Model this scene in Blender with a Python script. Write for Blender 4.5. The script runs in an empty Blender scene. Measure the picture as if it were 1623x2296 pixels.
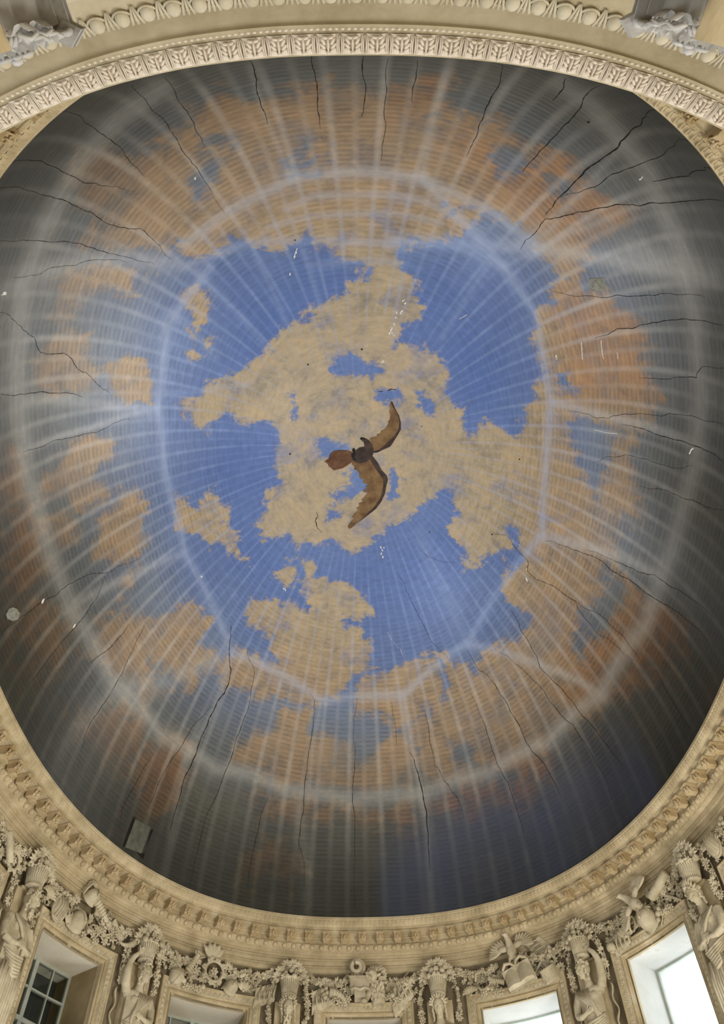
import bpy, bmesh, math, random
import numpy as np
from mathutils import Vector, Matrix, Euler
from mathutils.geometry import delaunay_2d_cdt

# ------------------------------------------------------------------ camera, sky light, fill lamps, exposure
scn = bpy.context.scene
COL = scn.collection
EYE = 1.6                       # height of the camera above the floor
H = 11.0 + EYE                  # height of the dome's springing above the floor
A, B, YC, X0 = 7.2036, 10.0218, 10.7279, -0.0338   # half axes and centre of the oval plan
NEXP, YAW, RISE = 2.369, 0.006238, 6.9
TH, ROLL, FPX = 0.957344, -0.019856, 1800.0

cam_d = bpy.data.cameras.new('camera'); cam = bpy.data.objects.new('camera', cam_d); COL.objects.link(cam)
cam_d.sensor_fit = 'VERTICAL'; cam_d.sensor_height = 36.0; cam_d.lens = FPX / 2296 * 36.0
cam_d.clip_start = 0.05; cam_d.clip_end = 200
Rt = Vector((1, 0, 0)); Up = Vector((0, -math.sin(TH), math.cos(TH))); Fw = Vector((0, math.cos(TH), math.sin(TH)))
cr, sr = math.cos(ROLL), math.sin(ROLL)
Rt, Up = (Rt * cr + Up * sr), (Up * cr - Rt * sr)
cam.matrix_world = Matrix(((Rt.x, Up.x, -Fw.x, 0), (Rt.y, Up.y, -Fw.y, 0), (Rt.z, Up.z, -Fw.z, EYE), (0, 0, 0, 1)))
scn.camera = cam

wd = bpy.data.worlds.new('world'); scn.world = wd; wd.use_nodes = True
bg = wd.node_tree.nodes['Background']; bg.inputs[0].default_value = (0.86, 0.93, 1.0, 1); bg.inputs[1].default_value = 2.7

def area(name, loc, target, sx, sy, power, color):
    l = bpy.data.lights.new(name, 'AREA'); l.shape = 'RECTANGLE'; l.size = sx; l.size_y = sy; l.energy = power; l.color = color
    o = bpy.data.objects.new(name, l); COL.objects.link(o); o.location = loc
    o.rotation_euler = (Vector(target) - Vector(loc)).to_track_quat('-Z', 'Y').to_euler()
    return o
# added fill lamps low in the room; the lower walls there are solid
area('fill_right', (7.2, 9.0, 3.4), (-3, 12, 10.5), 9.0, 4.2, 1750, (1.0, 0.965, 0.90))
area('fill_left', (-7.2, 9.0, 3.4), (3, 12.0, 10), 9.0, 4.2, 560, (0.70, 0.80, 1.0))  # cool tint added to grey the stone of the right wall
area('fill_entrance', (0.0, -2.6, 2.4), (0, 14, 11), 3.0, 3.5, 260, (1.0, 0.94, 0.82))
area('fill_garden', (0.0, 19.6, 3.2), (0, 3, 12), 5.0, 4.0, 330, (0.97, 0.97, 1.0))

vs = scn.view_settings; vs.view_transform = 'Standard'; vs.look = 'None'; vs.gamma = 1.0; vs.use_curve_mapping = False
vs.exposure = 0.22

# ------------------------------------------------------------------ the oval plan
N0 = 7200
def _base():
    t = np.linspace(-np.pi, np.pi, N0 + 1)
    x = A * np.sign(np.sin(t)) * np.abs(np.sin(t)) ** (2 / NEXP); y = B * np.sign(np.cos(t)) * np.abs(np.cos(t)) ** (2 / NEXP)
    S = np.concatenate([[0], np.cumsum(np.hypot(np.diff(x), np.diff(y)))]); ss = np.linspace(0, S[-1], N0 + 1)
    x = np.interp(ss, S, x); y = np.interp(ss, S, y)
    tx = np.gradient(x); ty = np.gradient(y); tx[0] = tx[-1] = 1; ty[0] = ty[-1] = 0
    tx[0] = tx[-1] = -1
    L = np.hypot(tx, ty); tx /= L; ty /= L
    tx = np.convolve(np.pad(tx, 20, 'wrap'), np.ones(41) / 41, 'valid'); ty = np.convolve(np.pad(ty, 20, 'wrap'), np.ones(41) / 41, 'valid')
    L = np.hypot(tx, ty); tx /= L; ty /= L
    c, s = math.cos(YAW), math.sin(YAW)
    return x, y, X0 + x * c - y * s, YC + x * s + y * c, -ty * c - tx * s, -ty * s + tx * c, S[-1]
LX, LY, BX, BY, NX, NY, PER = _base()
def _ip(arr, s):
    f = ((np.asarray(s, float) / PER + 0.5) % 1.0) * N0
    i = np.floor(f).astype(int) % N0; w = f - np.floor(f)
    return arr[i] * (1 - w) + arr[(i + 1) % (N0 + 1)] * w
def P(s, o, z):
    "point of the room: s along the oval (0 = middle of the far wall), o outward from the dome's edge, z relative to the springing"
    return np.stack([_ip(BX, s) + _ip(NX, s) * o, _ip(BY, s) + _ip(NY, s) * o, H + np.asarray(z, float) + 0 * np.asarray(s, float)], -1)
def PV(s, o, z): return Vector(P(s, o, z).tolist())
def FM(s, o, z):
    nx, ny = float(_ip(NX, s)), float(_ip(NY, s)); L = math.hypot(nx, ny); nx /= L; ny /= L; p = PV(s, o, z)
    return Matrix(((ny, nx, 0, p.x), (-nx, ny, 0, p.y), (0, 0, 1, p.z), (0, 0, 0, 1)))
def pix(p):
    q = Vector(p) - Vector((0, 0, EYE)); F = q.dot(Fw)
    if F < 0.2: return (-9999, -9999)
    return 811.5 + FPX * q.dot(Rt) / F, 1148 - FPX * q.dot(Up) / F
def shows(p, m=160):
    u, v = pix(p); return -m < u < 1623 + m and -m < v < 2296 + m

# ------------------------------------------------------------------ materials
def mat(name, c1, c2, scale=1.2, rough=0.85, bump=0.25, bscale=22, c3=None, spec=0.25):
    m = bpy.data.materials.new(name); m.use_nodes = True; nt = m.node_tree; n = nt.nodes; l = nt.links
    b = n['Principled BSDF']; b.inputs['Roughness'].default_value = rough; b.inputs['Specular IOR Level'].default_value = spec
    tc = n.new('ShaderNodeNewGeometry')
    no = n.new('ShaderNodeTexNoise'); no.inputs['Scale'].default_value = scale; no.inputs['Detail'].default_value = 6; no.inputs['Roughness'].default_value = 0.62
    l.new(tc.outputs['Position'], no.inputs['Vector'])
    r = n.new('ShaderNodeValToRGB'); e = r.color_ramp.elements
    e[0].position = 0.36; e[0].color = (*c1, 1); e[1].position = 0.62; e[1].color = (*c2, 1)
    if c3: k = e.new(0.74); k.color = (*c3, 1)
    l.new(no.outputs['Fac'], r.inputs[0]); l.new(r.outputs[0], b.inputs['Base Color'])
    if bump:
        n2 = n.new('ShaderNodeTexNoise'); n2.inputs['Scale'].default_value = bscale; n2.inputs['Detail'].default_value = 4
        l.new(tc.outputs['Position'], n2.inputs['Vector'])
        bp = n.new('ShaderNodeBump'); bp.inputs['Strength'].default_value = bump; bp.inputs['Distance'].default_value = 0.02
        l.new(n2.outputs['Fac'], bp.inputs['Height']); l.new(bp.outputs[0], b.inputs['Normal'])
    return m
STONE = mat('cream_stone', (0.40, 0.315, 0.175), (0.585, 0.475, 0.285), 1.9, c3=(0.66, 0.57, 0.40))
PALE = mat('pale_plaster', (0.634, 0.552, 0.431), (0.710, 0.626, 0.510), 2.0)
CARVE = mat('carved_stucco', (0.42, 0.35, 0.215), (0.62, 0.535, 0.36), 2.6, bump=0.35, bscale=40)
BOUNCEM = mat('bounce_lit_stone', (0.40, 0.285, 0.135), (0.56, 0.435, 0.25), 3.0)  # golden light bouncing between the modillions, put into the stone colour
BANDM = mat('weathered_stone', (0.36, 0.295, 0.175), (0.53, 0.455, 0.31), 1.3, c3=(0.60, 0.54, 0.41))
EGGM = mat('pale_weathered_stone', (0.46, 0.40, 0.27), (0.60, 0.54, 0.40), 2.0)
CAPM = mat('grey_white_stucco', (0.44, 0.42, 0.38), (0.58, 0.56, 0.52), 3.0, bump=0.3)
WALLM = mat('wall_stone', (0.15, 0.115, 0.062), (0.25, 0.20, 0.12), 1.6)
REVEAL = mat('reveal_plaster', (0.74, 0.67, 0.51), (0.82, 0.76, 0.62), 0.9, c3=(0.66, 0.56, 0.40))  # albedo raised to carry the window glare on the soffits
LIT_REVEAL = mat('daylit_reveal', (0.60, 0.585, 0.55), (0.70, 0.685, 0.65), 0.8, c3=(0.56, 0.50, 0.42))  # whiteness of daylight on the bright windows' reveals, put into the colour
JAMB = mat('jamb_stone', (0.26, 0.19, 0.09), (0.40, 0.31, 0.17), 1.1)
WOOD = mat('grey_painted_wood', (0.36, 0.38, 0.32), (0.44, 0.46, 0.39), 4, rough=0.5, bump=0)
BACKING = mat('dark_window_backing', (0.028, 0.034, 0.03), (0.045, 0.052, 0.046), 2, rough=0.6, bump=0)  # darkness beyond the panes, given as a sheet's own colour
DARK = mat('crack_shadow', (0.012, 0.010, 0.008), (0.02, 0.016, 0.012), 3, rough=1, bump=0)
FLAKE = mat('bare_plaster', (0.80, 0.77, 0.68), (0.9, 0.86, 0.78), 5, bump=0)
PATCH = mat('grey_repair_plaster', (0.20, 0.20, 0.16), (0.34, 0.34, 0.28), 9, bump=0.5)
HATCHM = mat('painted_hatch', (0.085, 0.088, 0.066), (0.15, 0.145, 0.10), 4, bump=0.1)
FLOORM = mat('pale_stone_floor', (0.62, 0.56, 0.45), (0.72, 0.66, 0.55), 0.8)
BROWN = mat('brown_bird_paint', (0.13, 0.068, 0.03), (0.27, 0.165, 0.075), 3.2, rough=0.7, bump=0)
BROWN2 = mat('reddish_brown_bird_paint', (0.10, 0.045, 0.024), (0.19, 0.095, 0.05), 4, rough=0.7, bump=0)
DBROWN = mat('dark_bird_paint', (0.035, 0.026, 0.026), (0.085, 0.055, 0.042), 5, rough=0.7, bump=0)
BLACK = mat('black_bird_paint', (0.008, 0.008, 0.01), (0.02, 0.016, 0.014), 5, rough=0.7, bump=0)

GLASS = bpy.data.materials.new('window_glass'); GLASS.use_nodes = True
nt = GLASS.node_tree; nt.nodes.clear()
out = nt.nodes.new('ShaderNodeOutputMaterial'); mx = nt.nodes.new('ShaderNodeMixShader'); fr = nt.nodes.new('ShaderNodeFresnel')
tr = nt.nodes.new('ShaderNodeBsdfTransparent'); gl = nt.nodes.new('ShaderNodeBsdfGlossy'); gl.inputs['Roughness'].default_value = 0.03
tr.inputs[0].default_value = (0.92, 0.96, 0.93, 1)
nt.links.new(fr.outputs[0], mx.inputs[0]); nt.links.new(tr.outputs[0], mx.inputs[1]); nt.links.new(gl.outputs[0], mx.inputs[2]); nt.links.new(mx.outputs[0], out.inputs[0])

# ------------------------------------------------------------------ mesh builder and tagging
class MB:
    def __init__(s): s.v = []; s.f = []; s.sm = []
    def add(s, vs_, fs, smooth=True, M=None):
        b = len(s.v)
        s.v += [tuple(M @ Vector(p)) if M is not None else tuple(p) for p in vs_]
        s.f += [tuple(i + b for i in f) for f in fs]; s.sm += [smooth] * len(fs)
        return s
    def ball(s, c, r, M=None, seg=10, rings=7):
        if not hasattr(r, '__len__'): r = (r, r, r)
        vs_ = [(c[0], c[1], c[2] + r[2])]; fs = []
        for i in range(1, rings):
            a = math.pi * i / rings
            for j in range(seg):
                t = 2 * math.pi * j / seg; vs_.append((c[0] + r[0] * math.sin(a) * math.cos(t), c[1] + r[1] * math.sin(a) * math.sin(t), c[2] + r[2] * math.cos(a)))
        vs_.append((c[0], c[1], c[2] - r[2])); n = len(vs_) - 1
        for j in range(seg):
            k = (j + 1) % seg; fs.append((0, 1 + j, 1 + k)); fs.append((n, n - seg + k, n - seg + j))
            for i in range(rings - 2): a = 1 + i * seg; fs.append((a + j, a + seg + j, a + seg + k, a + k))
        return s.add(vs_, fs, True, M)
    def rball(s, c, r, rot=(0, 0, 0), seg=10, rings=7):
        return s.ball((0, 0, 0), r, Matrix.Translation(c) @ Euler(rot).to_matrix().to_4x4(), seg, rings)
    def box(s, c, d, rot=(0, 0, 0), taper=1.0, M=None):
        hx, hy, hz = d[0] / 2, d[1] / 2, d[2] / 2
        vs_ = [(x * (taper if z > 0 else 1), y * (taper if z > 0 else 1), z) for z in (-hz, hz) for x, y in ((-hx, -hy), (hx, -hy), (hx, hy), (-hx, hy))]
        T = Matrix.Translation(c) @ Euler(rot).to_matrix().to_4x4()
        if M is not None: T = M @ T
        return s.add(vs_, [(0, 3, 2, 1), (4, 5, 6, 7), (0, 1, 5, 4), (1, 2, 6, 5), (2, 3, 7, 6), (3, 0, 4, 7)], False, T)
    def tube(s, pts, rad, seg=8, cap=True, flat=1.0):
        pts = [Vector(p) for p in pts]; n = len(pts)
        if not hasattr(rad, '__len__'): rad = [rad] * n
        vs_ = []; fs = []; up = Vector((0, 1, 0))
        for i, p in enumerate(pts):
            t = (pts[min(i + 1, n - 1)] - pts[max(i - 1, 0)]).normalized()
            a = t.cross(up)
            if a.length < 0.05: a = t.cross(Vector((1, 0, 0)))
            a.normalize(); b = t.cross(a)
            for j in range(seg):
                q = 2 * math.pi * j / seg; vs_.append(p + a * math.cos(q) * rad[i] + b * math.sin(q) * rad[i] * flat)
        for i in range(n - 1):
            for j in range(seg):
                k = (j + 1) % seg; fs.append((i * seg + j, i * seg + k, (i + 1) * seg + k, (i + 1) * seg + j))
        if cap: fs.append(tuple(range(seg - 1, -1, -1))); fs.append(tuple((n - 1) * seg + j for j in range(seg)))
        return s.add(vs_, fs, True)
    def lathe(s, prof, seg=16, M=None, a0=0, a1=2 * math.pi):
        full = abs(a1 - a0 - 2 * math.pi) < 1e-6; m = seg if full else seg + 1
        vs_ = [(r * math.cos(a0 + (a1 - a0) * j / seg), r * math.sin(a0 + (a1 - a0) * j / seg), z) for r, z in prof for j in range(m)]
        fs = [(i * m + j, i * m + (j + 1) % m, (i + 1) * m + (j + 1) % m, (i + 1) * m + j) for i in range(len(prof) - 1) for j in range(seg)]
        return s.add(vs_, fs, True, M)
    def sheet(s, fn, nu, nv, smooth=True, M=None):
        vs_ = [fn(i / nu, j / nv) for j in range(nv + 1) for i in range(nu + 1)]
        fs = [(j * (nu + 1) + i, j * (nu + 1) + i + 1, (j + 1) * (nu + 1) + i + 1, (j + 1) * (nu + 1) + i) for j in range(nv) for i in range(nu)]
        return s.add(vs_, fs, smooth, M)
    def extr(s, poly, y0, y1, smooth=False, M=None):
        "polygon in x,z extruded along y"
        n = len(poly); vs_ = [(x, y0, z) for x, z in poly] + [(x, y1, z) for x, z in poly]
        return s.add(vs_, [tuple(range(n)), tuple(range(2 * n - 1, n - 1, -1))] + [(i, i + n, (i + 1) % n + n, (i + 1) % n) for i in range(n)], smooth, M)
    def mesh(s, name, m):
        me = bpy.data.meshes.new(name); me.from_pydata([tuple(p) for p in s.v], [], s.f); me.polygons.foreach_set('use_smooth', s.sm); me.materials.append(m); me.update(); return me

def obj(name, data, parent=None, M=None, label=None, kind=None, category=None, group=None):
    o = bpy.data.objects.new(name, data); COL.objects.link(o)
    if parent is not None: o.parent = parent
    if M is not None: o.matrix_local = M
    if label: o['label'] = label
    if kind: o['kind'] = kind
    if category: o['category'] = category
    if group: o['group'] = group
    return o
def empty(name, label, category, M=None, group=None, kind=None):
    o = obj(name, None, None, M, label, kind, category, group); o.empty_display_size = 0.2; return o
def part(parent, name, mb, m, label=None, kind=None, M=None):
    return obj(name, mb.mesh(name, m), parent, M, label, kind)
def warp(mb, s0, o0=0.7, z0=0.0):
    "bend a mesh made flat (x along wall, y outward, z up) round the oval; returns it about its own base point"
    if not mb.v: return mb
    a = np.array([tuple(p) for p in mb.v]); org = P(s0, o0, z0)
    k = 1 / 1.06
    w = P(s0 + a[:, 0] * k, o0 + a[:, 1], a[:, 2] + z0) - org
    mb.v = [tuple(r) for r in w.tolist()]; return mb
def TM(s0, o0=0.7, z0=0.0): return Matrix.Translation(PV(s0, o0, z0))

def sweep(prof, s0, s1, n, closed=False, corr=None):
    ss = np.linspace(s0, s1, n + 1)[:(n if closed else n + 1)]; m = len(ss); k = len(prof)
    co = corr(ss) if corr is not None else 0
    rows = [P(ss, o + co, np.full(m, z)) for o, z in prof]
    v = np.stack(rows, 0).reshape(-1, 3); f = []
    nn = n
    for j in range(k - 1):
        for i in range(nn):
            i2 = (i + 1) % m if closed else i + 1
            f.append((j * m + i, j * m + i2, (j + 1) * m + i2, (j + 1) * m + i))
    mb = MB(); mb.v = v.tolist(); mb.f = f; mb.sm = [False] * len(f); return mb

# ------------------------------------------------------------------ floor
mb = MB(); ss = np.linspace(-PER / 2, PER / 2, 97)[:-1]; pts = P(ss, 0.75, np.full(96, -H))
mb.add([tuple(p) for p in pts.tolist()], [tuple(range(95, -1, -1))], False)
obj('floor', mb.mesh('floor', FLOORM), None, None, 'pale stone floor of the oval room', 'structure', 'floor')
# ------------------------------------------------------------------ walls (upper storey with window openings, lower storey)
WS = 3.51; WC0 = -0.09; HW = 0.895; WT, WB = -2.08, -4.42
def is_open(s):
    k = round((s - WC0) / WS); return abs(s - WC0 - k * WS) < HW * 0.943 - 1e-3
def wall(name, s0, s1, label, door=False):
    cuts = sorted(set([s0, s1] + [round(WC0 + k * WS + e * HW * 0.943, 4) for k in range(-9, 10) for e in (-1, 1) if s0 < WC0 + k * WS + e * HW * 0.943 < s1] + [round(x, 4) for x in np.arange(math.ceil(s0 / 0.4) * 0.4, s1, 0.4)]))
    zs = [-1.0, WT, WB, -5.4, -6.3, -H]
    mb = MB(); n = len(cuts)
    for z in zs: mb.v += P(np.array(cuts), 0.70, np.full(n, z)).tolist()
    for j in range(len(zs) - 1):
        for i in range(n - 1):
            c = (cuts[i] + cuts[i + 1]) / 2
            if j == 1 and is_open(c): continue
            if j == 4 and door and PER / 2 - abs(c) < 1.55: continue
            mb.f.append((j * n + i, j * n + i + 1, (j + 1) * n + i + 1, (j + 1) * n + i)); mb.sm.append(False)
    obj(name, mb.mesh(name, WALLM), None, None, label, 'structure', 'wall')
wall('wall_front', -7.11, 6.93, 'far curved stone wall with carved trophies above the windows')
wall('wall_right', 6.93, 20.97, 'right hand curved stone wall of the oval room')
wall('wall_left', -21.15, -7.11, 'left hand curved stone wall of the oval room')
wall('wall_back', 20.97, PER - 21.15, 'near stone wall above and behind the viewpoint', True)

mb = MB()  # unseen closed box, added to keep sky light off the near cornice
for a_, b_ in (((-2.4, -0.06), (-2.4, -5)), ((-2.4, -5), (2.4, -5)), ((2.4, -5), (2.4, -0.06))): mb.add([(*a_, 0), (*b_, 0), (*b_, 6.5), (*a_, 6.5)], [(0, 1, 2, 3)], False)
mb.add([(-2.4, -5, 6.5), (2.4, -5, 6.5), (2.4, -.06, 6.5), (-2.4, -.06, 6.5)], [(0, 1, 2, 3)], False); mb.add([(-2.4, -5, 0.0), (2.4, -5, 0), (2.4, -.06, 0), (-2.4, -.06, 0)], [(0, 1, 2, 3)], False)
obj('vestibule_light_block', mb.mesh('vestibule', WALLM), None, None, 'closed vestibule box added behind the viewpoint to shut out sky light', 'structure', 'wall')

# ------------------------------------------------------------------ dome with its painting
SQ = 760.0
def poly_sdf(px, py, poly):
    "signed distance to a closed polygon, positive inside"
    d2 = np.full(px.shape, 1e18); ins = np.zeros(px.shape, bool); n = len(poly)
    for i in range(n):
        ax, ay = poly[i]; bx_, by_ = poly[(i + 1) % n]; ex, ey = bx_ - ax, by_ - ay
        t = np.clip(((px - ax) * ex + (py - ay) * ey) / (ex * ex + ey * ey + 1e-9), 0, 1)
        d2 = np.minimum(d2, (px - ax - t * ex) ** 2 + (py - ay - t * ey) ** 2)
        if ay != by_:
            c = (ay > py) != (by_ > py); xi = ax + (py - ay) * ex / ey
            ins ^= c & (px < xi)
    d = np.sqrt(d2); return np.where(ins, d, -d)
def line_d(px, py, pl):
    d2 = np.full(px.shape, 1e18)
    for (ax, ay), (bx_, by_) in zip(pl[:-1], pl[1:]):
        ex, ey = bx_ - ax, by_ - ay
        t = np.clip(((px - ax) * ex + (py - ay) * ey) / (ex * ex + ey * ey + 1e-9), 0, 1)
        d2 = np.minimum(d2, (px - ax - t * ex) ** 2 + (py - ay - t * ey) ** 2)
    return np.sqrt(d2)
# all outlines below are plan coordinates of the vault: (1000,0) and (0,1000) lie on the springing
CLOUDS = [
 [(-273, -336), (-227, -368), (-141, -405), (-77, -440), (-15, -471), (39, -491), (55, -515), (-1, -515), (-52, -532), (-77, -560), (-127, -572), (-136, -604), (-163, -584), (-203, -565), (-253, -568), (-275, -585), (-347, -586), (-434, -565), (-467, -570), (-470, -596), (-481, -614), (-502, -597), (-542, -604), (-606, -619), (-670, -634), (-674, -661), (-615, -682), (-628, -736), (-616, -781), (-581, -827), (-500, -797), (-452, -807), (-335, -869), (-279, -896), (-235, -862), (-171, -883), (-92, -896), (24, -887), (194, -899), (202, -869), (168, -840), (260, -834), (338, -830), (418, -794), (508, -751), (580, -727), (650, -697), (611, -606), (597, -561), (628, -526), (732, -494), (795, -434), (788, -373), (837, -321), (824, -241), (800, -178), (843, -110), (859, 26), (859, 151), (930, 145), (977, 103), (982, 173), (954, 259), (881, 420), (799, 552), (713, 629), (679, 719), (608, 763), (488, 793), (420, 842), (234, 873), (221, 818), (152, 777), (259, 730), (330, 679), (330, 647), (305, 593), (331, 572), (432, 606), (464, 552), (557, 501), (594, 476), (614, 433), (626, 391), (566, 375), (531, 348), (531, 308), (577, 240), (559, 200), (527, 256), (473, 250), (422, 315), (379, 346), (395, 261), (336, 216), (365, 157), (313, 96), (236, 146), (155, 200), (88, 236), (36, 279), (-33, 296), (-83, 268), (-134, 258), (-185, 262), (-236, 277), (-266, 226), (-316, 225), (-365, 230), (-384, 178), (-340, 139), (-350, 83), (-301, 64), (-302, -4), (-281, -67), (-313, -123), (-400, -130), (-438, -157), (-494, -156), (-513, -123), (-537, -142), (-545, -169), (-568, -188), (-575, -215), (-522, -225), (-477, -252), (-434, -267), (-379, -271), (-349, -288), (-292, -296)],
 [(-632, 19), (-598, 58), (-575, 86), (-527, 55), (-494, 78), (-472, 138), (-496, 144), (-456, 196), (-445, 239), (-419, 289), (-477, 245), (-518, 199), (-549, 209), (-571, 155), (-634, 111), (-647, 66)],
 [(-208, 373), (-121, 372), (-35, 395), (17, 442), (51, 484), (-20, 492), (-90, 484), (-73, 516), (-20, 523), (32, 561), (31, 608), (66, 632), (-41, 654), (-96, 707), (-203, 710), (-343, 682), (-443, 649), (-538, 599), (-566, 545), (-518, 526), (-454, 539), (-373, 578), (-322, 584), (-370, 516), (-433, 465), (-454, 416), (-411, 393), (-330, 422), (-279, 430), (-213, 474), (-177, 453), (-226, 398)],
 [(-298, 322), (-256, 321), (-242, 369), (-294, 389), (-322, 358)],
 [(-239, 314), (-188, 319), (-168, 343), (-207, 362)],
 [(-500, -489), (-461, -504), (-434, -467), (-455, -425), (-491, -374), (-504, -400), (-476, -440), (-502, -456)],
 [(-479, -385), (-448, -368), (-460, -342), (-480, -354)], [(-511, -354), (-495, -327), (-514, -317)],
 [(-24, 665), (13, 645), (120, 630), (191, 616), (296, 577), (317, 603), (330, 679), (152, 777), (28, 740), (-43, 739)],
 [(-871, 229), (-790, 285), (-733, 334), (-665, 327), (-611, 357), (-572, 417), (-606, 459), (-550, 528), (-611, 527), (-642, 557), (-710, 521), (-785, 502), (-856, 369), (-883, 286)],
 [(-509, 729), (-378, 755), (-309, 708), (-204, 721), (-222, 779), (-134, 776), (-28, 834), (152, 777), (221, 818), (251, 878), (-30, 899), (-343, 853), (-508, 780)],
 [(-711, -614), (-677, -599), (-642, -598), (-593, -574), (-549, -569), (-547, -558), (-604, -556), (-622, -518), (-646, -536), (-703, -556), (-736, -526), (-761, -483), (-742, -450), (-752, -421), (-745, -383), (-759, -320), (-814, -339), (-838, -368), (-843, -421), (-817, -471), (-778, -492), (-748, -566)],
 [(-710, -368), (-666, -374), (-628, -350), (-616, -299), (-638, -240), (-734, -284), (-731, -330)],
 [(-837, -224), (-800, -223), (-767, -192), (-773, -147), (-812, -134), (-785, -68), (-810, -47), (-864, -75), (-870, -129), (-904, -127), (-912, -173), (-894, -201), (-867, -211)],
 [(-828, -10), (-792, -35), (-736, -28), (-705, 13), (-730, 65), (-725, 107), (-754, 130), (-790, 133), (-854, 70)],
 [(-922, -112), (-888, -86), (-880, -41), (-881, 7), (-912, -9), (-924, -66)], [(-812, 162), (-760, 163), (-778, 205), (-814, 208)],
 [(-930, -312), (-911, -295), (-926, -190), (-927, -71), (-929, 37), (-967, 19), (-958, 85), (-926, 163), (-920, 251), (-951, 263), (-983, 164), (-996, 45)],
 [(-784, 615), (-686, 642), (-642, 723), (-654, 745), (-700, 756), (-760, 709), (-811, 640)], [(-941, 352), (-904, 401), (-830, 475), (-775, 575), (-783, 630), (-863, 559), (-909, 474)], [(-860, 497), (-775, 575), (-630, 689), (-629, 714), (-747, 673)],
 [(-459, 916), (-369, 928), (-237, 947), (-218, 968), (-296, 971), (-453, 929)],
 [(-441, 851), (-205, 900), (75, 909), (284, 888), (452, 840), (633, 770), (587, 811), (382, 889), (107, 938), (-204, 931), (-406, 884)],
]
HOLES = [
 [(-102, -242), (-63, -285), (-19, -280), (39, -255), (87, -240), (24, -227), (-65, -234)],
 [(62, -172), (85, -189), (122, -195), (153, -180), (131, -154), (93, -142), (51, -146)],
 [(-176, -29), (-112, -45), (-25, -19), (-34, 5), (-122, 12)],
 [(-60, 58), (-10, 33), (38, 94), (71, 130), (-12, 120), (-96, 152), (-115, 124), (-28, 93)], [(-116, 164), (-77, 191), (-132, 207)],
 [(100, 100), (119, 45), (155, 70), (140, 128), (101, 147)],
 [(198, -182), (236, -166), (253, -122), (215, -132)], [(-230, -203), (-210, -176), (-209, -98), (-230, -126)],
 [(160, -348), (222, -363), (296, -314), (263, -287), (183, -309), (126, -317)],
 [(-177, -748), (-146, -771), (-123, -801), (-107, -799), (-111, -770), (-61, -769), (-86, -760), (-105, -734), (-123, -728), (-162, -736)],
 [(272, -604), (315, -629), (341, -673), (390, -654), (453, -621), (488, -593), (517, -566), (564, -541), (572, -521), (551, -502), (552, -480), (562, -467), (536, -448), (533, -425), (529, -381), (534, -347), (566, -307), (581, -296), (553, -244), (564, -219), (533, -184), (532, -128), (515, -105), (484, -114), (444, -122), (400, -101), (383, -80), (360, -96), (341, -144), (307, -191), (289, -239), (263, -287), (226, -309), (176, -316), (119, -317), (138, -364), (200, -377), (204, -415), (173, -471), (137, -515), (129, -548), (158, -580), (215, -573), (264, -578)],
 [(528, 272), (569, 230), (583, 254), (547, 317)], [(547, 156), (573, 195), (564, 211), (538, 186)],
 [(674, -212), (770, -222), (784, -108), (768, -13), (712, -73), (665, -167)], [(841, -22), (888, -62), (900, 110), (837, 144)],
 [(604, -298), (637, -307), (664, -262), (618, -260)], [(326, 788), (411, 764), (440, 807), (356, 833)], [(820, 171), (875, 124), (854, 278), (775, 431), (749, 402)],
 [(-768, 419), (-681, 494), (-657, 571), (-761, 509)],[(-445, 730), (-343, 712), (-342, 671), (-476, 672)], [(240, -663), (285, -670), (299, -656), (254, -646)],
 [(317, -769), (371, -790), (427, -768), (388, -738)], [(468, -737), (517, -752), (543, -710), (502, -694)],[(-413, -740), (-340, -778), (-333, -732), (-405, -702)], [(-363, -822), (-266, -824), (-293, -800), (-366, -789)],
]
RED = [[(769, 342), (966, 12), (995, 33), (954, 310), (798, 569), (715, 553)], [(-773, 617), (-630, 680), (-609, 787), (-749, 719)], [(389, 834), (682, 696), (715, 716), (508, 858), (317, 889)], [(225, -809), (502, -803), (656, -729), (642, -572), (372, -680)],
 [(560, -510), (774, -514), (851, -331), (647, -233)], [(-930, -312), (-911, -295), (-926, -190), (-927, -71), (-967, 19), (-984, -65)], [(81, -894), (194, -899), (202, -869), (84, -864)]]
GREY = [[(817, -189), (877, -233), (875, 11), (813, -3)]]
HAZE_BLUE = [[(313, 913), (631, 784), (809, 635), (908, 503), (889, 550), (663, 818), (282, 979), (79, 998), (135, 980)]]   # blue lens haze at lower right, put into the dome colour
RIGHT_SHADE = [[(914, -53), (885, -362), (841, -571), (994, 165), (961, 361), (844, 626), (804, 609), (913, 323)]]   # shade on the dome's right side, darkened in the colour
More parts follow.
